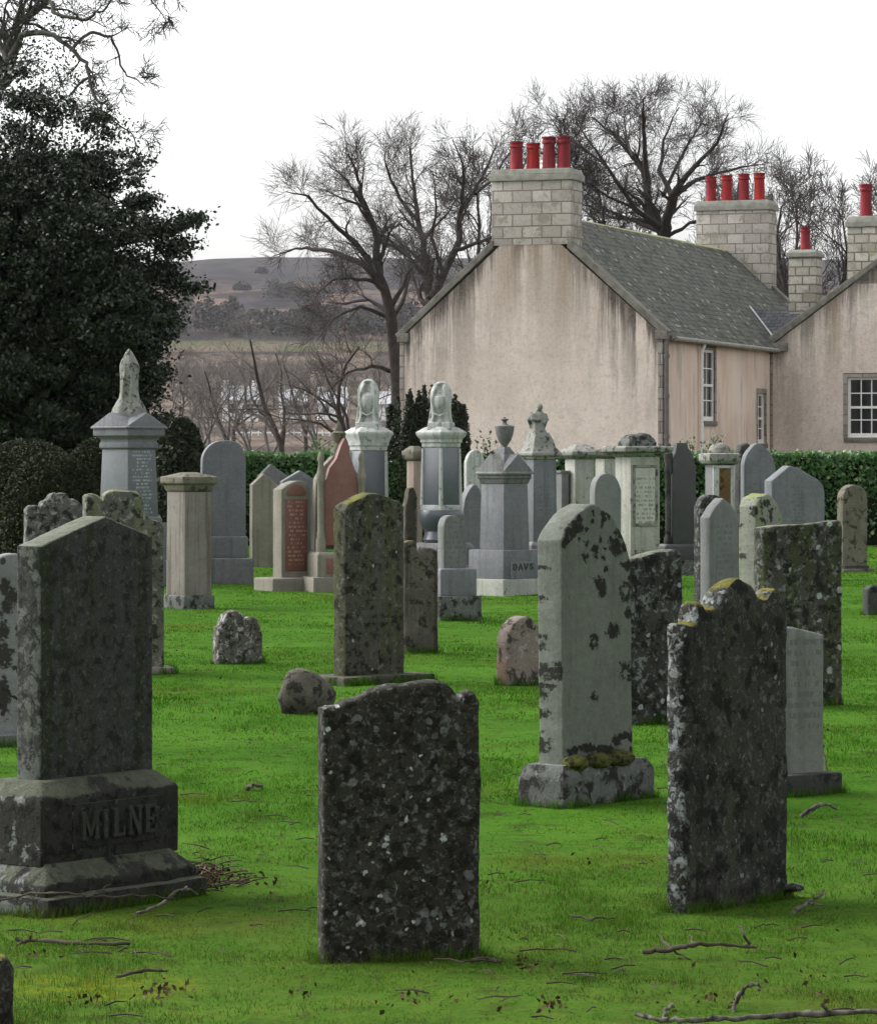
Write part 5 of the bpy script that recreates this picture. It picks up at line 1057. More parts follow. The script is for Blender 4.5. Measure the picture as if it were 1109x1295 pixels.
# hedge
YHd = 66.
hx0, hx1 = Xat(150, YHd), Xat(1420, YHd)
hedge = empty('hedge', 'long leafy green hedge across the back of the graveyard, in front of the house', 'hedge', ((hx0 + hx1) / 2, YHd, 0))
htop = lambda x: Zat(576, YHd) + .07 * noise.noise(Vector((x * .9, 0, 0))) + .05 * noise.noise(Vector((x * 2.7, 4, 0))) + (.10 if x < Xat(300, YHd) else 0) - (.10 if Xat(480, YHd) < x < Xat(700, YHd) else 0)
n = 26000; X = nr.uniform(hx0, hx1, n); top = np.array([htop(a) for a in X]); sel = nr.random(n); Z = np.where(sel < .33, top + nr.normal(0, .03, n), top * nr.random(n) ** .55)
Yf = np.where(sel < .33, nr.uniform(-.42, .42, n), -.42 + np.abs(nr.normal(0, .05, n)) + np.array([.09 * noise.noise(Vector((a * 2, b * 2, 0))) for a, b in zip(X, Z)]))
Yf = np.where(sel > .93, -Yf, Yf)
link('foliage', leaf_mesh('foliage', np.stack([X - hedge.location.x, Yf, Z], 1), .065, nr, 1.45, up=.5), MATS['hedge_leaf'], hedge)
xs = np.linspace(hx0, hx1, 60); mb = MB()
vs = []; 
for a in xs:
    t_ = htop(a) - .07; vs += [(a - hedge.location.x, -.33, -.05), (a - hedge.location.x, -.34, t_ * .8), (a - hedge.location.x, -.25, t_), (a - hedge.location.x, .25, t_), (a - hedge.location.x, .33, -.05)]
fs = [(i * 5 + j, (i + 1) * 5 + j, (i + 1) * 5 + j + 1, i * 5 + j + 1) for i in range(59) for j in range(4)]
mb.add(vs, fs); mb.build('inner_shade', MATS['shade_core'], hedge, rough=.02, rs=5)  # near-black filling, the hedge's inner shade given as a solid colour
def bush(label, px, Y, top, wpx, n, mat='shrub_leaf', size=.05):
    root = empty('shrub', label, 'shrub', (Xat(px, Y), Y, 0)); h = Zat(top, Y); r = wpx / 2 / F * Y; st = []; Cs = []
    for k in range(14):
        a = nr.uniform(0, 6.28); d = r * nr.random() ** .6; tip = Vector((d * math.cos(a), d * .6 * math.sin(a), h * nr.uniform(.8, 1.0))); st.append(([Vector((0, 0, -.1)), tip * .5 + Vector((0, 0, .1)), tip], [.018, .012, .004]))
        m_ = n // 14; f = nr.uniform(.45, 1.02, m_)[:, None]; Cs.append(np.array(tip)[None] * f + nr.normal(0, .09, (m_, 3)))
    link('stems', tubes_mesh('stems', st), MATS['bark'], root); link('foliage', leaf_mesh('foliage', np.concatenate(Cs), size, nr, 1.6), MATS[mat], root)
bush('loose shrub sprouting over the hedge between the dark headstone and the domed pillar', 890, 70, 552, 52, 700)
bush('loose leafy shrub standing above the hedge left of the vase monument', 618, 68, 556, 40, 500)
bush('yellowish shrub above the hedge by the brown finial', 412, 69, 552, 40, 420, 'hedge_leaf')

# far woodland and hill bushes
Cs = []
def wood(px0, px1, Y0, Y1, n, hgt, r):
    for k in range(n):
        px, Y = nr.uniform(px0, px1), nr.uniform(Y0, Y1); X = Xat(px, Y); z = ground_z(X, Y); h = hgt * nr.uniform(.6, 1.2); m_ = 150
        f = nr.random(m_) ** .8; rad = r * (1 - .55 * f) * nr.random(m_) ** .5; a = nr.uniform(0, 6.28, m_)
        Cs.append(np.stack([X + rad * np.cos(a), Y + rad * np.sin(a), z + h * (.12 + .88 * f)], 1))
wood(252, 300, 930, 1000, 22, 8, 2.8); wood(300, 560, 930, 1080, 80, 5, 3.6); wood(150, 560, 905, 940, 30, 3.5, 2.4)
wood(340, 380, 1330, 1360, 8, 7, 5); wood(-300, 250, 900, 1100, 60, 10, 4); wood(560, 1400, 900, 1100, 90, 10, 5)
tag(link('woodland', leaf_mesh('woodland', np.concatenate(Cs), .62, nr, 1.6), MATS['conifer_far']), 'dark strip of far woodland along the foot of the heather hill', 'woodland', kind='stuff')
for px, py_, Y, rr, lab in ((306, 362, 1500, 4.2, 'round dark bush alone on the tan hillside left of centre'), (331, 345, 1720, 3.4, 'small dark bush higher on the heather hillside'), (360, 372, 1420, 4.5, 'dark bluish bush on the hillside nearest the big bare tree'), (382, 376, 1400, 3.4, 'smaller bluish bush right of the other on the hillside')):
    X = Xat(px, Y); root = empty('hill_bush', lab, 'bush', (X, Y, ground_z(X, Y)), group='bushes on the far hillside'); m_ = 600; v = nr.normal(0, 1, (m_, 3)); v /= np.linalg.norm(v, axis=1)[:, None]; v *= (nr.random(m_) ** .35)[:, None] * rr; v[:, 2] = np.abs(v[:, 2]) * .85
    link('foliage', leaf_mesh('foliage', v + np.array([0, 0, .3]), .8, nr, 1.2), MATS['conifer_far'], root); mb = MB(); mb.tube([(0, 0, -.5), (0, 0, rr * .6)], [.4, .2]); mb.build('trunk', MATS['bark'], root)
# cottages in the valley
plain('whitewash', (.88, .88, .87), (.82, .82, .8), 2, .8); plain('far_slate_sheen', (.42, .43, .45), (.5, .51, .53), 3, .4); plain('dark_pane', (.02, .022, .025), (.03, .03, .035), 2, .2, .5, 0)  # cottage slate made pale, sky reflection on wet roofs put into its colour
def cottage(label, px, Y, wpx, base, eave, ridge):
    s_ = F / Y; W = wpx / s_; X = Xat(px, Y); zb = Zat(base, Y); hE = Zat(eave, Y) - zb; hR = Zat(ridge, Y) - zb
    root = empty('cottage', label, 'cottage', (X, Y, zb), R(4), 'white cottages down in the valley')
    mb = MB(); mb.prism([(-2.5, -3), (2.5, -3), (2.5, hE), (0, hR - .12), (-2.5, hE)], -W / 2, W / 2, axis='x'); wl = mb.build('wall', MATS['whitewash'], root)
    mb = MB(); mb.prism([(-2.8, hE - .2), (0, hR), (2.8, hE - .2), (2.8, hE + .02), (0, hR + .22), (-2.8, hE + .02)], -W / 2 - .2, W / 2 + .2, axis='x'); rf = mb.build('roof', MATS['far_slate_sheen'], root)
    for sx in (-.42, .42): mb = MB(); mb.box(W * sx - .35, W * sx + .35, -.4, .4, hR - .4, hR + .9); mb.build('chimney', MATS['whitewash'], rf)
    for k in range(max(2, int(W / 2.4))): q = -W / 2 + (k + .5) * W / max(2, int(W / 2.4)); mb = MB(); mb.box(q - .4, q + .4, -2.53, -2.45, hE * .35, hE * .8); mb.build('window', MATS['dark_pane'], root)
cottage('white cottage seen through twigs, leftmost in the valley', 304, 430, 44, 531, 506, 490)
cottage('white cottage beside the crooked scrub trunk, second from the left', 370, 440, 32, 532, 508, 494)
cottage('white cottage low behind the left shrouded urn, third from the left', 420, 450, 36, 529, 511, 498)
cottage('white cottage just left of the dark conifer, rightmost in the valley', 482, 440, 34, 531, 511, 497)
fn = empty('rail_fence', 'white rail fence crossing the valley below the cottages', 'fence', (0, 300, 0))
mb = MB(); mbp = MB()
for k in range(22):
    X = Xat(300 + k * 9, 300); z = Zat(551, 300); mbp.box(X - .05, X + .05, -.05, .05, z - 1.6, z + .5)
mb.box(Xat(296, 300), Xat(494, 300), -.09, -.05, Zat(548, 300), Zat(546, 300)); mb.box(Xat(296, 300), Xat(494, 300), -.09, -.05, Zat(555, 300), Zat(553.5, 300))
mb.build('rails', MATS['whitewash'], fn); mbp.build('posts', MATS['whitewash'], fn)

# fallen twigs, leaf litter
def fallen(label, pts, r0, r1, mat, sides=(), lift=.0, group='fallen twigs on the lawn'):
    """pts: photo points on the ground (x, y[, height in m])"""
    def W(p):
        hgt = p[2] if len(p) > 2 else .012; Y = depth(p[1], hgt) if len(p) <= 3 else p[3]; v = P(p[0], p[1], Y); return Vector((v.x, v.y, ground_z(v.x, v.y) + hgt))
    rnd = random.Random(len(label) + int(pts[0][0])); mb = MB()
    def one(pp, a, b):
        Q = [W(p) for p in pp]; D = []
        for i in range(len(Q) - 1):
            for f in (0, .2, .4, .6, .8): D.append(Q[i].lerp(Q[i + 1], f) + Vector((rnd.gauss(0, .0035), rnd.gauss(0, .007), rnd.gauss(0, .0025))))
        D.append(Q[-1]); mb.tube(D, [(a + (b - a) * i / (len(D) - 1)) * rnd.uniform(.68, 1.3) for i in range(len(D))], 7)
    one(pts, r0, r1)
    for sd_ in sides: one(sd_, r0 * .6, r1 * .6)
    return tag(mb.build('fallen_branch', MATS[mat], smooth=60), label, 'branch', group)
fallen('long pale fallen branch along the bottom right of the lawn', [(803, 1279, .03), (830, 1287, .02), (860, 1288, .02), (900, 1285, .02), (945, 1284, .02), (1000, 1279, .02), (1060, 1276, .03), (1130, 1277, .03)], .006, .0105, 'deadwood', [[(840, 1288), (842, 1276), (850, 1270)], [(1045, 1277), (1040, 1267, .06)]])
fallen('curved pale twig standing up from the grass above the long branch', [(928, 1277, .0), (931, 1262, .03), (942, 1248, .07), (953, 1240, .09)], .008, .005, 'deadwood', [[(951, 1240, .09), (958, 1242, .08), (961, 1250, .05)]])
fallen('dark forked dead branch lying in the grass at lower right', [(815, 1203, .02), (850, 1201, .03), (870, 1195, .05), (910, 1191, .05), (957, 1195, .03)], .0095, .004, 'deadwood_dark', [[(850, 1201, .03), (832, 1182, .05)], [(846, 1199, .03), (874, 1213, .0)], [(880, 1193, .05), (872, 1181, .06)], [(948, 1193, .03), (940, 1178, .08), (935, 1165, .10)]])
fallen('pale broken twig by the foot of the leaning black stone', [(1006, 1147, .02), (1022, 1136, .03), (1036, 1128, .04), (1042, 1120, .05)], .008, .004, 'deadwood', [[(1022, 1136, .03), (1040, 1138, .02)]])
fallen('arched twig on the grass near the small pale headstone', [(1012, 1030, .01), (1030, 1019, .05), (1046, 1014, .05), (1058, 1022, .02)], .011, .005, 'deadwood', [[(1040, 1015, .05), (1020, 1029, .0)]])
fallen('thin dark upright twig leaning on the black plinth of the pale headstone', [(1052, 996, .0), (1045, 975, .07), (1040, 950, .16), (1039, 936, .21)], .009, .004, 'deadwood_dark')
fallen('straight thin stick lying on the lawn at lower left', [(20, 1190), (60, 1191), (110, 1194), (165, 1194)], .008, .006, 'deadwood_dark')
fallen('long dark bramble stem across the foot of the lettered headstone', [(-20, 1118, .07, 12.25), (40, 1103, .11, 12.2), (85, 1100, .12, 12.15), (130, 1108, .10, 12.2), (190, 1112, .08, 12.4), (225, 1125, .04, 12.6)], .0042, .0025, 'deadwood_dark', [[(110, 1104, .11, 12.1), (140, 1090, .13, 12.3)], [(90, 1156, .0, 12.2), (120, 1130, .05, 12.2)]])
fallen('pale bent stick at the foot of the lettered headstone', [(172, 1155, .01), (200, 1145, .03), (220, 1128, .07), (236, 1121, .09)], .007, .005, 'deadwood', [[(236, 1121, .09), (250, 1130, .05)]])
fallen('short brown stick on the moss at lower left', [(150, 1236, .01), (185, 1228, .02), (212, 1228, .02)], .006, .005, 'deadwood_dark')
fallen('short dark piece of bark on the lawn near the pale stone', [(310, 994, .01), (320, 991, .03), (331, 991, .01)], .014, .006, 'deadwood_dark')
fallen('thin twig lying in the right-hand grass', [(780, 1160), (750, 1163), (720, 1158)], .005, .004, 'deadwood_dark')
fallen('twig lying just right of the white-spotted stone', [(598, 1216), (620, 1213), (632, 1218)], .007, .004, 'deadwood_dark')
for (a, b) in [((1000, 1130), (1020, 1128))]: pass
mb = MB(); mb.ball((0, 0, 0), 1, 12, 8, (.045, .05, .016)); o = mb.build('flat_stone', MATS['plinth_blotched'], rough=.006, rs=20); v = P(1003, 1130, depth(1130)); o.location = (v.x, v.y, .02); tag(o, 'flat pale stone lying by the foot of the leaning black headstone', 'stone')
Cs = []
def litter(px, py, wx, wy, n):
    for k in range(n):
        x_, y_ = nr.normal(px, wx), nr.normal(py, wy); Y = depth(max(y_, 640)); X = Xat(x_, Y); Cs.append((X, Y, ground_z(X, Y) + nr.uniform(.006, .035)))
for k in range(420): 
    Y = math.sqrt(nr.uniform(9.5 ** 2, 30 ** 2)); X = nr.uniform(-.135, .135) * Y; Cs.append((X, Y, ground_z(X, Y) + .022))
litter(264, 1114, 16, 7, 260); litter(312, 1116, 16, 5, 50); litter(205, 1262, 20, 5, 50); litter(700, 1280, 14, 5, 24); litter(525, 1275, 30, 6, 24); litter(665, 1228, 12, 5, 20); litter(385, 1262, 10, 4, 12); litter(60, 1215, 14, 4, 10); litter(1000, 1250, 60, 20, 22); litter(120, 1276, 20, 4, 14); litter(905, 1273, 30, 4, 16)
tag(link('leaf_litter', leaf_mesh('leaf_litter', np.array(Cs), .012, nr, 1.7, up=.3), MATS['litter_leaf']), 'scattered dead brown leaves on the lawn', 'leaves', kind='stuff')
rnd = random.Random(77); tw = []
for k in range(260):
    if k < 90: x_, y_ = rnd.gauss(262, 22), rnd.gauss(1112, 8)
    else: x_, y_ = rnd.uniform(0, 1109), rnd.uniform(950, 1295)
    Y = depth(y_); X = Xat(x_, Y); a = rnd.uniform(0, 6.28); L = rnd.uniform(.03, .14); z_ = ground_z(X, Y) + .016; d = Vector((math.cos(a), math.sin(a) * 1.0, rnd.uniform(-.05, .25 if k < 90 else .08)))
    p = Vector((X, Y, z_)); tw.append(([p, p + d * L * .5 + Vector((0, 0, .006)), p + d * L], [.0035, .003, .002]))
tag(link('twig_litter', tubes_mesh('twig_litter', tw), MATS['deadwood_dark']), 'small broken twigs strewn over the foreground lawn', 'twigs', kind='stuff')

# unseen evergreen inferred from the dim foreground, added overhead to shade the nearest graves
ov = empty('evergreen_tree', 'unseen broad evergreen added overhead to shade the nearest graves', 'tree', (4.6, 1.0, 0))
C, cl = clump_points(nr, [(-1.5, 1., 7.6, 6.0, 7.2, 1.5, 3), (-4.5, -1, 8.2, 5, 6, 1.6, 2), (-3.4, 4.2, 7.4, 4.2, 4.2, 1.1, 2)], 620, 24, .7, .2)
link('crown', leaf_mesh('crown', C, .17, nr), MATS['holly_leaf'], ov)
br = [([Vector((0, 0, -.2)), Vector((.05, 0, 2)), Vector((-.05, .1, 4.2)), Vector((-.6, .4, 7.2))], [.42, .36, .28, .1])]
for c in cl[::9]: tg = Vector(c); st_ = Vector((-.1, .15, 4 + 1.8 * random.random())); br.append(([st_, st_.lerp(tg, .5) + Vector((0, 0, .35)), tg], [.09, .06, .015]))
link('trunk', tubes_mesh('trunk', br), MATS['bark'], ov)

hz = MB(); hz.box(-1400, 1400, -14, 3300, -20, 260)
m = bpy.data.materials.new('haze'); m.use_nodes = True; m.node_tree.nodes.clear()
o_ = m.node_tree.nodes.new('ShaderNodeOutputMaterial'); v_ = m.node_tree.nodes.new('ShaderNodeVolumePrincipled'); v_.inputs['Color'].default_value = (.90, .91, .95, 1); v_.inputs['Density'].default_value = .00006
m.node_tree.links.new(v_.outputs[0], o_.inputs['Volume'])
tag(hz.build('haze', m), 'thin damp air that pales the far hill', 'haze', kind='stuff')

# ------------------------------------------------------------------ house
PHI = R(20); uG = Vector((-math.cos(PHI), math.sin(PHI), 0)); dG = Vector((math.sin(PHI), math.cos(PHI), 0))
HO = Vector((6.63, 106, 0)); WG, LG, ZE, ZR = 8.22, 23.0, 5.32, 9.0
house = empty('house', 'old pink harled house with slate roof, stone chimneys and red chimney pots behind the hedge', 'house', HO, -PHI)
# local frame: +x to the right of the gable, +y along the ridge; origin at the right front corner. gable spans x -WG..0
XM = -WG / 2; SL = (ZR - ZE) / (WG / 2)
def harl(name, apex_x, half, ze, zr, rusts, tone=1.0):
    m = NT(name); co = m.obj(False); p = m.sep(co)
    c = m.mix(m.rng(m.noise(co, .45, 6, .6), .3, .7), (.68, .59, .515), (.78, .695, .615)); c = m.mix(m.rng(m.noise(co, 1.6, 5, .65), .45, .72), c, (.63, .57, .50))
    c = m.mix(m.math('MULTIPLY', m.rng(m.noise(co, 5, 5, .7), .5, .68), .45), c, (.46, .38, .31))
    below = m.math('SUBTRACT', m.math('SUBTRACT', zr, m.math('MULTIPLY', m.math('ABSOLUTE', m.math('SUBTRACT', p[0], apex_x)), (zr - ze) / half)), p[2])
    st = m.noise(m.comb(m.math('MULTIPLY', m.math('ADD', p[0], p[1]), 1.9), m.math('MULTIPLY', p[2], .10), 3.), 1.5, 6, .72)
    st2 = m.noise(m.comb(m.math('MULTIPLY', m.math('ADD', p[0], p[1]), .8), m.math('MULTIPLY', p[2], .05), 9.), 1, 4, .6)
    fall = m.rng(m.math('ADD', below, m.math('MULTIPLY', m.math('SUBTRACT', st2, .5), 4.)), 3.9, .0)
    k = m.math('MULTIPLY', m.rng(st, .42, .60), fall); c = m.mix(m.math('MULTIPLY', k, .74 * tone), c, (.15, .13, .112))
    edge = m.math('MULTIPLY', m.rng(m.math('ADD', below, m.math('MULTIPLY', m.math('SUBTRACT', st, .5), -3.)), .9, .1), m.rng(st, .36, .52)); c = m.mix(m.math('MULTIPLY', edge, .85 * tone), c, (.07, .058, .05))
    k2 = m.math('MULTIPLY', m.rng(st2, .47, .62), m.rng(below, 6.5, 1.)); c = m.mix(m.math('MULTIPLY', k2, .6), c, (.41, .36, .30))
    for rx, rw in rusts:
        d = m.math('ABSOLUTE', m.math('SUBTRACT', p[0], rx)); kk = m.math('MULTIPLY', m.rng(m.math('ADD', d, m.math('MULTIPLY', m.math('SUBTRACT', m.noise(co, 2, 4), .5), .3)), rw, rw * .3), m.rng(m.math('ADD', below, m.math('MULTIPLY', st, 3.)), 5.2, 2.))
        c = m.mix(m.math('MULTIPLY', kk, .55), c, (.33, .255, .175))
    c = m.mix(m.math('MULTIPLY', m.rng(m.noise(co, 11, 5, .75), .48, .66), .35), c, (.44, .37, .32)); c = m.mix(.4, c, m.mix(m.noise(co, 9, 6, .85), (0, 0, 0), (1, 1, 1)), 'OVERLAY')
    c = m.mix(.4, c, m.mix(m.noise(co, 26, 5, .85), (0, 0, 0), (1, 1, 1)), 'OVERLAY'); m.bump(m.noise(co, 26, 5, .8), .9, .04); MATS[name] = m.done(c, .95, .1)
harl('harl_gable', XM, WG / 2, ZE, ZR, [(XM + 1.05, .35), (XM - .7, .5), (XM + .1, .35)])
harl('harl_wing', 3.85, 3.85, ZE, 8.09, [(2.2, .3)], .6)
m = NT('harl_side'); co = m.obj(False); p = m.sep(co)
c = m.mix(m.rng(m.noise(co, .4, 5, .6), .35, .65), (.66, .53, .45), (.78, .66, .56)); st = m.noise(m.comb(0., m.math('MULTIPLY', p[1], 1.6), m.math('MULTIPLY', p[2], .12)), 1, 5, .65)
c = m.mix(m.math('MULTIPLY', m.rng(st, .46, .70), .45), c, (.60, .42, .26)); c = m.mix(m.math('MULTIPLY', m.rng(m.noise(m.scale(co, 1, 1.5, .25), 1.2, 6, .7), .52, .66), .5), c, (.28, .24, .19))
c = m.mix(.2, c, m.mix(m.noise(co, 14, 4, .8), (0, 0, 0), (1, 1, 1)), 'OVERLAY'); m.bump(m.noise(co, 30, 4, .7), .5, .02); MATS['harl_side'] = m.done(c, .95, .1)
def bricky(name, c1, c2, mort, bw, bh, ms, moss=None, specks=None, bumpd=.01, off=.5):
    m = NT(name); uv = m.uv(); co = m.obj(False); b = m.n('ShaderNodeTexBrick'); m.l(m.vmath('ADD', uv, m.comb(m.math('MULTIPLY', m.noise(uv, 3, 2), .04), m.math('MULTIPLY', m.noise(m.vmath('ADD', uv, (4, 4, 0)), 3, 2), .03), 0.)), b.inputs['Vector'])
    for k, v in (('Scale', 1.), ('Mortar Size', ms), ('Brick Width', bw), ('Row Height', bh), ('Bias', 0.), ('Mortar Smooth', .3)): b.inputs[k].default_value = v
    b.inputs['Color1'].default_value = (*c1, 1); b.inputs['Color2'].default_value = (*c2, 1); b.inputs['Mortar'].default_value = (*mort, 1); b.offset = off
    c = b.outputs['Color']; h = m.math('SUBTRACT', 1., b.outputs['Fac'])
    c = m.mix(m.math('MULTIPLY', m.rng(m.noise(co, 2.2, 6, .7), .5, .68), .55), c, tuple(x * .5 for x in c1))
    if moss:
        c = m.mix(m.math('MULTIPLY', m.rng(m.noise(co, moss[1], 6, .7), thr(moss[2]) - .04, thr(moss[2]) + .05), .8), c, moss[0])
    if specks:
        v = m.vor(co, specks[1], out=None); r = m.sep(v.outputs['Color']); k = m.math('MULTIPLY', m.math('LESS_THAN', r[0], specks[2]), m.rng(v.outputs['Distance'], .34, .22)); c = m.mix(m.math('MULTIPLY', k, .85), c, specks[0])
    c = m.mix(.3, c, m.mix(m.noise(co, 11, 4, .75), (0, 0, 0), (1, 1, 1)), 'OVERLAY'); m.bump(m.math('ADD', h, m.math('MULTIPLY', m.noise(co, 20, 3), .5)), .7, bumpd)
    MATS[name] = m.done(c, .9, .15)
bricky('roof_slate', (.06, .062, .056), (.125, .127, .115), (.022, .022, .02), .32, .24, .018, moss=((.13, .14, .095), 3.4, .34), specks=((.40, .42, .36), 4.2, .16), bumpd=.02)
bricky('roof_slate_dark', (.042, .046, .052), (.065, .07, .076), (.018, .018, .018), .32, .24, .018, bumpd=.02)
bricky('ashlar', (.34, .315, .28), (.50, .47, .42), (.20, .18, .155), .62, .36, .022, moss=((.25, .24, .19), 2., .3), bumpd=.015)
bricky('rubble_ashlar', (.33, .31, .26), (.52, .49, .43), (.17, .155, .13), .48, .30, .03, moss=((.30, .28, .2), 2., .25), bumpd=.015)
bricky('quoin_stone', (.22, .20, .17), (.34, .31, .28), (.12, .11, .1), .9, .34, .02, bumpd=.01)
plain('skew_stone', (.12, .118, .098), (.22, .215, .185), 4, .9, .15, .5); plain('cap_stone', (.22, .225, .19), (.33, .33, .29), 4, .9, .15, .5)
plain('ridge_moss', (.36, .36, .10), (.30, .29, .22), 3, .95, .1, .6); stone('terracotta', (.40, .035, .045), (.29, .03, .04), streak=((.17, .03, .035), .3), dark=((.07, .05, .045), .14, 5), fine=.3, rough=.75); stone('terracotta_bright', (.52, .035, .03), (.40, .03, .028), streak=((.24, .03, .03), .3), dark=((.07, .05, .045), .1, 5), fine=.3, rough=.75)
plain('white_paint', (.8, .8, .78), (.74, .74, .71), 6, .5, .4, .05); plain('iron_grey', (.10, .095, .085), (.14, .13, .12), 6, .6, .4, .1); plain('lead', (.20, .21, .22), (.28, .29, .30), 4, .5, .5, .1); plain('soffit_shadow', (.12, .1, .08))
m = NT('window_glass'); m.done((.012, .014, .016), .06, .6); MATS['window_glass'] = m.m
# walls
mb = MB(); mb.prism([(-WG, -.3), (0, -.3), (0, ZE), (XM, ZR - .1), (-WG, ZE)], 0, .6); mb.build('gable_wall', MATS['harl_gable'], house)
mb = MB(); mb.box(-WG + .001, -WG + .55, .6, LG - .6, -.3, ZE); mb.build('side_wall', MATS['harl_side'], house)
mb = MB(); mb.prism([(-WG, -.3), (0, -.3), (0, ZE), (XM, ZR - .1), (-WG, ZE)], LG - .6, LG); mb.build('gable_wall', MATS['harl_gable'], house)
def wall_with_openings(x0, x1, y0, y1, z0, z1, ops):
    """wall lying along y, outer face at x1; ops: (ya, yb, za, zb)"""
    mb = MB(); ops = sorted(ops); y = y0
    for a, b, c_, d in ops:
        mb.box(x0, x1, y, a, z0, z1); mb.box(x0, x1, a, b, z0, c_); mb.box(x0, x1, a, b, d, z1); y = b
    mb.box(x0, x1, y, y1, z0, z1); return mb
W1 = (4.55, 5.95, 2.78, 5.0); W2 = (11.15, 12.15, 2.1, 3.75)
wall_with_openings(-.55, 0, .6, LG - .6, -.3, ZE, [W1, W2]).build('side_wall', MATS['harl_side'], house)
# slate roof
ov = .12
def roof_plane(x0, z0, x1, z1, y0, y1, th=.10):
    mb = MB(); n = Vector((-(z1 - z0), 0, x1 - x0)).normalized(); n = n if n.z > 0 else -n
    vs = [];
    for (x, z) in ((x0, z0), (x1, z1)):
        for y in (y0, y1):
            for k in (0, th): vs.append((x + n.x * k, y, z + n.z * k))
    mb.add(vs, [(0, 2, 3, 1), (4, 5, 7, 6), (0, 1, 5, 4), (2, 6, 7, 3), (1, 3, 7, 5), (0, 4, 6, 2)]); return mb
roof_plane(.22, ZE - SL * .22 + .02, XM, ZR + .02, .25, LG - .3).build('roof', MATS['roof_slate'], house)
roof_plane(-WG - .22, ZE - SL * .22 + .02, XM, ZR + .02, .25, LG - .3).build('roof', MATS['roof_slate'], house)
mb = MB(); mb.prism([(XM - .14, ZR - .04), (XM + .14, ZR - .04), (XM + .08, ZR + .09), (XM, ZR + .14), (XM - .08, ZR + .09)], .9, LG - .5); mb.build('ridge', MATS['ridge_moss'], house, rough=.015, cuts=8)
# skews (gable copings)
for y0, y1 in ((-.07, .42), (LG - .45, LG + .06)):
    for sgn in (1, -1):
        mb = MB(); t_ = .19; xe = XM + sgn * (WG / 2 + .10); xr = XM; nx_, nz_ = SL * sgn, 1; L_ = math.hypot(nx_, 1); nx_, nz_ = nx_ / L_, 1 / L_
        xr = XM + sgn * (1.19 if y0 < 5 else 1.3); a, b = (xe, ZE - SL * .10 + .03), (xr, ZR + .03 - abs(xr - XM) * SL)
        mb.prism([a, b, (b[0] + 0, b[1] + t_ / nz_), (a[0] + nx_ * t_, a[1] + nz_ * t_)], y0, y1); mb.build('skew', MATS['skew_stone'], house, bevel=.02, rough=.01, cuts=6)
    
for x in (0, -WG):
    mb = MB(); mb.box(x - .09, x + .05, -.03, .2, -.3, ZE - .02); mb.build('quoin', MATS['quoin_stone'], house, bevel=.01)
    mb = MB(); mb.box(x - .16, x + .2, -.08, .42, ZE - .16, ZE + .12); mb.build('skew_putt', MATS['skew_stone'], house, bevel=.02)
def pot(parent, x, y, z, h, r, mat):
    mb = MB(); mb.lathe([(r * 1.12, z), (r * 1.12, z + h * .06), (r, z + h * .1), (r * .9, z + h * .78), (r * 1.06, z + h * .8), (r * 1.06, z + h * .86), (r * .94, z + h * .88), (r * .98, z + h * .94), (r * 1.08, z + h * .95), (r * 1.08, z + h), (r * .8, z + h), (r * .78, z + h * .7)], 20, cx=x, cy=y)
    mb.build('chimney_pot', MATS[mat], parent, smooth=40)
def chimney(xc, yc, wx, wy, z0, z1, pots, mat, ph=.95, pr=.2, cap=.36):
    mb = MB(); mb.box(xc - wx / 2, xc + wx / 2, yc - wy / 2, yc + wy / 2, z0, z1); ch = mb.build('chimney', MATS[mat], house, bevel=.012)
    mb = MB(); e = .07; mb.box(xc - wx / 2 - e, xc + wx / 2 + e, yc - wy / 2 - e, yc + wy / 2 + e, z1 + .003, z1 + cap * .55); mb.stack([(wx / 2 + e * .6, z1 + cap * .55 + .002), (wx / 2 - .03, z1 + cap)], ratio=(wy / 2 + .03) / (wx / 2), cx=xc, cy=yc); mb.build('chimney_cap', MATS['cap_stone'], ch, bevel=.015, rough=.008, cuts=4)
    for i, px in enumerate(pots): pot(ch, xc + px[0], yc + px[1], z1 + cap - .02, ph * px[2], pr, px[3])
chimney(XM + .03, .55, 2.52, 1.12, 8.06, 10.0, [(-.62, -.1, .94, 'terracotta'), (-.1, -.05, .88, 'terracotta_bright'), (.42, -.1, 1.06, 'terracotta'), (.87, -.05, 1.06, 'terracotta')], 'ashlar')
chimney(XM + .25, LG - .3, 2.7, 1.1, 7.6, 10.55, [(-.95, 0, .96, 'terracotta'), (-.36, 0, 1.0, 'terracotta_bright'), (.28, 0, 1.03, 'terracotta'), (.86, 0, 1.05, 'terracotta_bright')], 'ashlar', .98)
# gutter and pipes
mb = MB(); mb.tube([(.30, .5, ZE - .12), (.30, 13.4, ZE - .14)], [.07, .07], 10); mb.build('gutter', MATS['cap_stone'], house)
mb = MB(); mb.tube([(.22, 4.05, ZE - .12), (.18, 4.05, ZE - .25), (.11, 4.05, ZE - .4), (.10, 4.05, 0)], [.06] * 4, 10)
for zz in (1.2, 2.6, 4.0): mb.tube([(.10, 4.05, zz), (.10, 4.05, zz + .08)], [.075, .075], 10)
mb.build('white_downpipe', MATS['white_paint'], house)
mb = MB(); mb.tube([(.15, .05, ZE - .1), (.15, .05, 0)], [.07, .07], 10)
for zz in (1., 2.2, 3.4, 4.6): mb.tube([(.15, .05, zz), (.15, .05, zz + .12)], [.095, .095], 10)
mb.build('downpipe', MATS['iron_grey'], house)
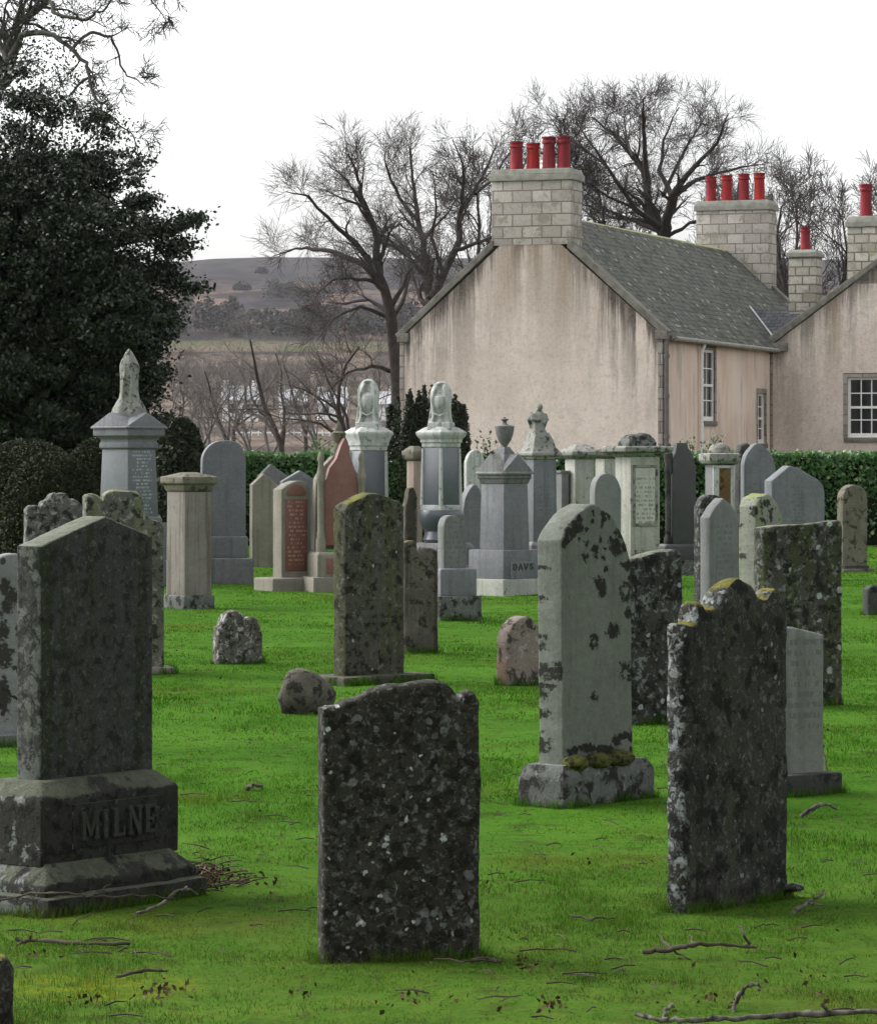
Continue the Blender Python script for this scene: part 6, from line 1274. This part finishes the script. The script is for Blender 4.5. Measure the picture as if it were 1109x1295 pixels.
# sash windows: frame part with panes and glazing bars as sub-parts
def sash(axis, o, a0, a1, z0, z1, cols, rows, depth_in, mid=True, sgn=1):
    """axis 'y': window in a wall along y (outer face x=o, facing +x); axis 'x': in a wall along x (outer face y=o, facing -y)"""
    def bx(mb, p0, p1, d0, d1, q0, q1):
        if axis == 'y': mb.box(o - d1, o - d0, p0, p1, q0, q1)
        else: mb.box(p0, p1, o + d0, o + d1, q0, q1)
    f = .085; d = depth_in; mb = MB()
    bx(mb, a0, a0 + f, d, d + .1, z0, z1); bx(mb, a1 - f, a1, d, d + .1, z0, z1); bx(mb, a0 + f, a1 - f, d, d + .1, z0, z0 + f * 1.6); bx(mb, a0 + f, a1 - f, d, d + .1, z1 - f, z1)
    if mid: zm = (z0 + z1) / 2; bx(mb, a0 + f, a1 - f, d - .015, d + .09, zm - .04, zm + .04)
    w_ = mb.build('window', MATS['white_paint'], house)
    mb = MB(); 
    for i in range(1, cols): q = a0 + f + (a1 - a0 - 2 * f) * i / cols; bx(mb, q - .018, q + .018, d + .02, d + .075, z0 + f * 1.6, z1 - f)
    zz0, zz1 = z0 + f * 1.6, z1 - f
    for j in range(1, rows):
        if mid and j * 2 == rows: continue
        q = zz0 + (zz1 - zz0) * j / rows; bx(mb, a0 + f, a1 - f, d + .022, d + .073, q - .018, q + .018)
    mb.build('glazing_bars', MATS['white_paint'], w_)
    mb = MB(); bx(mb, a0 + f * .5, a1 - f * .5, d + .045, d + .055, z0 + f, z1 - f * .5); mb.build('pane', MATS['window_glass'], w_)
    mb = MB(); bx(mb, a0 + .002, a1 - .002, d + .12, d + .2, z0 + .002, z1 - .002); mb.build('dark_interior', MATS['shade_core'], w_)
    mb = MB(); bx(mb, a0 - .12, a1 + .12, -.06, d + .005, z0 - .16, z0 - .003); mb.build('sill', MATS['skew_stone'], w_, bevel=.01)
def surround(axis, o, a0, a1, z0, z1, wd=.16):
    mb = MB()
    for p0, p1, q0, q1 in ((a0 - wd, a0, z0, z1), (a1, a1 + wd, z0, z1), (a0 - wd, a1 + wd, z1, z1 + wd)):
        if axis == 'y': mb.box(o - .05, o + .012, p0, p1, q0, q1)
        else: mb.box(p0, p1, o - .012, o + .05, q0, q1)
    mb.build('window_surround', MATS['quoin_stone'], house)
sash('y', 0, *W1, 2, 4, .05); surround('y', 0, *W1); sash('y', 0, *W2, 2, 4, .08); surround('y', 0, *W2)
# wing with the second gable
YW, WW = 12.75, 7.4; XA = 3.85; ZW = ZE + .72 * XA; SW = .72
GW = (2.62, 3.84, 2.3, 4.28)
mb = MB(); g0, g1 = .02, 2 * XA - .3
mb.box(g0, GW[0], YW, YW + .5, -.3, GW[2]); mb.box(GW[1], g1, YW, YW + .5, -.3, GW[2]); mb.box(GW[0], GW[1], YW, YW + .5, -.3, GW[2])
def topz(x): return ZE + SW * (XA - abs(x - XA))
mb = MB(); mb.prism([(g0, -.3), (GW[0], -.3), (GW[0], topz(GW[0])), (g0, topz(g0))], YW, YW + .5); mb.prism([(GW[1], -.3), (g1, -.3), (g1, topz(g1)), (XA, topz(XA)), (GW[1], topz(GW[1]))], YW, YW + .5)
mb.box(GW[0], GW[1], YW, YW + .5, -.3, GW[2]); mb.prism([(GW[0], GW[3]), (GW[1], GW[3]), (GW[1], topz(GW[1])), (GW[0], topz(GW[0]))], YW, YW + .5); mb.build('wing_gable', MATS['harl_wing'], house)
mb = MB(); mb.box(g1 - .5, g1 - .001, YW + .5, YW + 8, -.3, topz(g1)); mb.build('wing_wall', MATS['harl_side'], house)
sash('x', YW, *GW, 3, 4, .10); surround('x', YW, *GW, wd=.14)
for sgn in (-1, 1):
    mb = MB(); t_ = .18; xe = .10 if sgn < 0 else 2 * XA - .2; a, b = (xe, topz(xe) + .03), (XA, ZW + .03); mb.prism([a, b, (b[0], b[1] + t_ * 1.2), (a[0] + sgn * .14, a[1] + .2)], YW - .07, YW + .4); mb.build('skew', MATS['skew_stone'], house, bevel=.02, rough=.01, cuts=6)
mb = MB(); mb.box(-.0 + .02, .62, YW - .09, YW + .42, ZE - .16, ZE + .12); mb.build('skew_putt', MATS['skew_stone'], house, bevel=.02)
mb = MB(); mb.box(.02, .10, YW - .03, YW - .004, -.3, ZE - .17); mb.build('quoin', MATS['quoin_stone'], house)
roof_plane(2 * XA, topz(2 * XA), XA, ZW + .02, YW + .38, YW + 8.2).build('roof', MATS['roof_slate_dark'], house)
roof_plane(.3, topz(.3), XA, ZW + .02, YW + .38, YW + 2.4).build('roof', MATS['roof_slate_dark'], house)
# cross roof between the ranges, its slope facing the churchyard
mb = MB(); zc = 6.65; yv = YW + .45
mb.add([(.10, yv, ZE + .02), (4.4, yv, ZE + .02), (4.4, yv + 2.35, zc), (-(zc - ZE) / SL + .05, yv + 2.35, zc), (.10, yv, ZE - .1), (4.4, yv, ZE - .1), (4.4, yv + 2.45, zc - .12), (-(zc - ZE) / SL + .05, yv + 2.45, zc - .12)], [(0, 1, 2, 3), (4, 7, 6, 5), (0, 4, 5, 1), (1, 5, 6, 2), (2, 6, 7, 3), (3, 7, 4, 0)]); mb.build('roof', MATS['roof_slate_dark'], house)
mb = MB(); mb.tube([(.16, yv - .03, ZE + .13), (-(zc - ZE) / SL + .06, yv + 2.3, zc + .14)], [.032, .032], 8); mb.build('lead_valley', MATS['lead'], house)
chimney(XA + .02, YW + .5, 2.5, 1.0, ZW - .75, 9.22, [(-.72, -.1, 1.15, 'terracotta'), (.1, -.1, 1.0, 'terracotta'), (.8, -.1, 1.05, 'terracotta_bright')], 'rubble_ashlar', .95)
chimney(.45, YW + 3.0, .95, .9, 6.0, 8.42, [(.0, 0, .9, 'terracotta')], 'rubble_ashlar', .9, .17, .25)
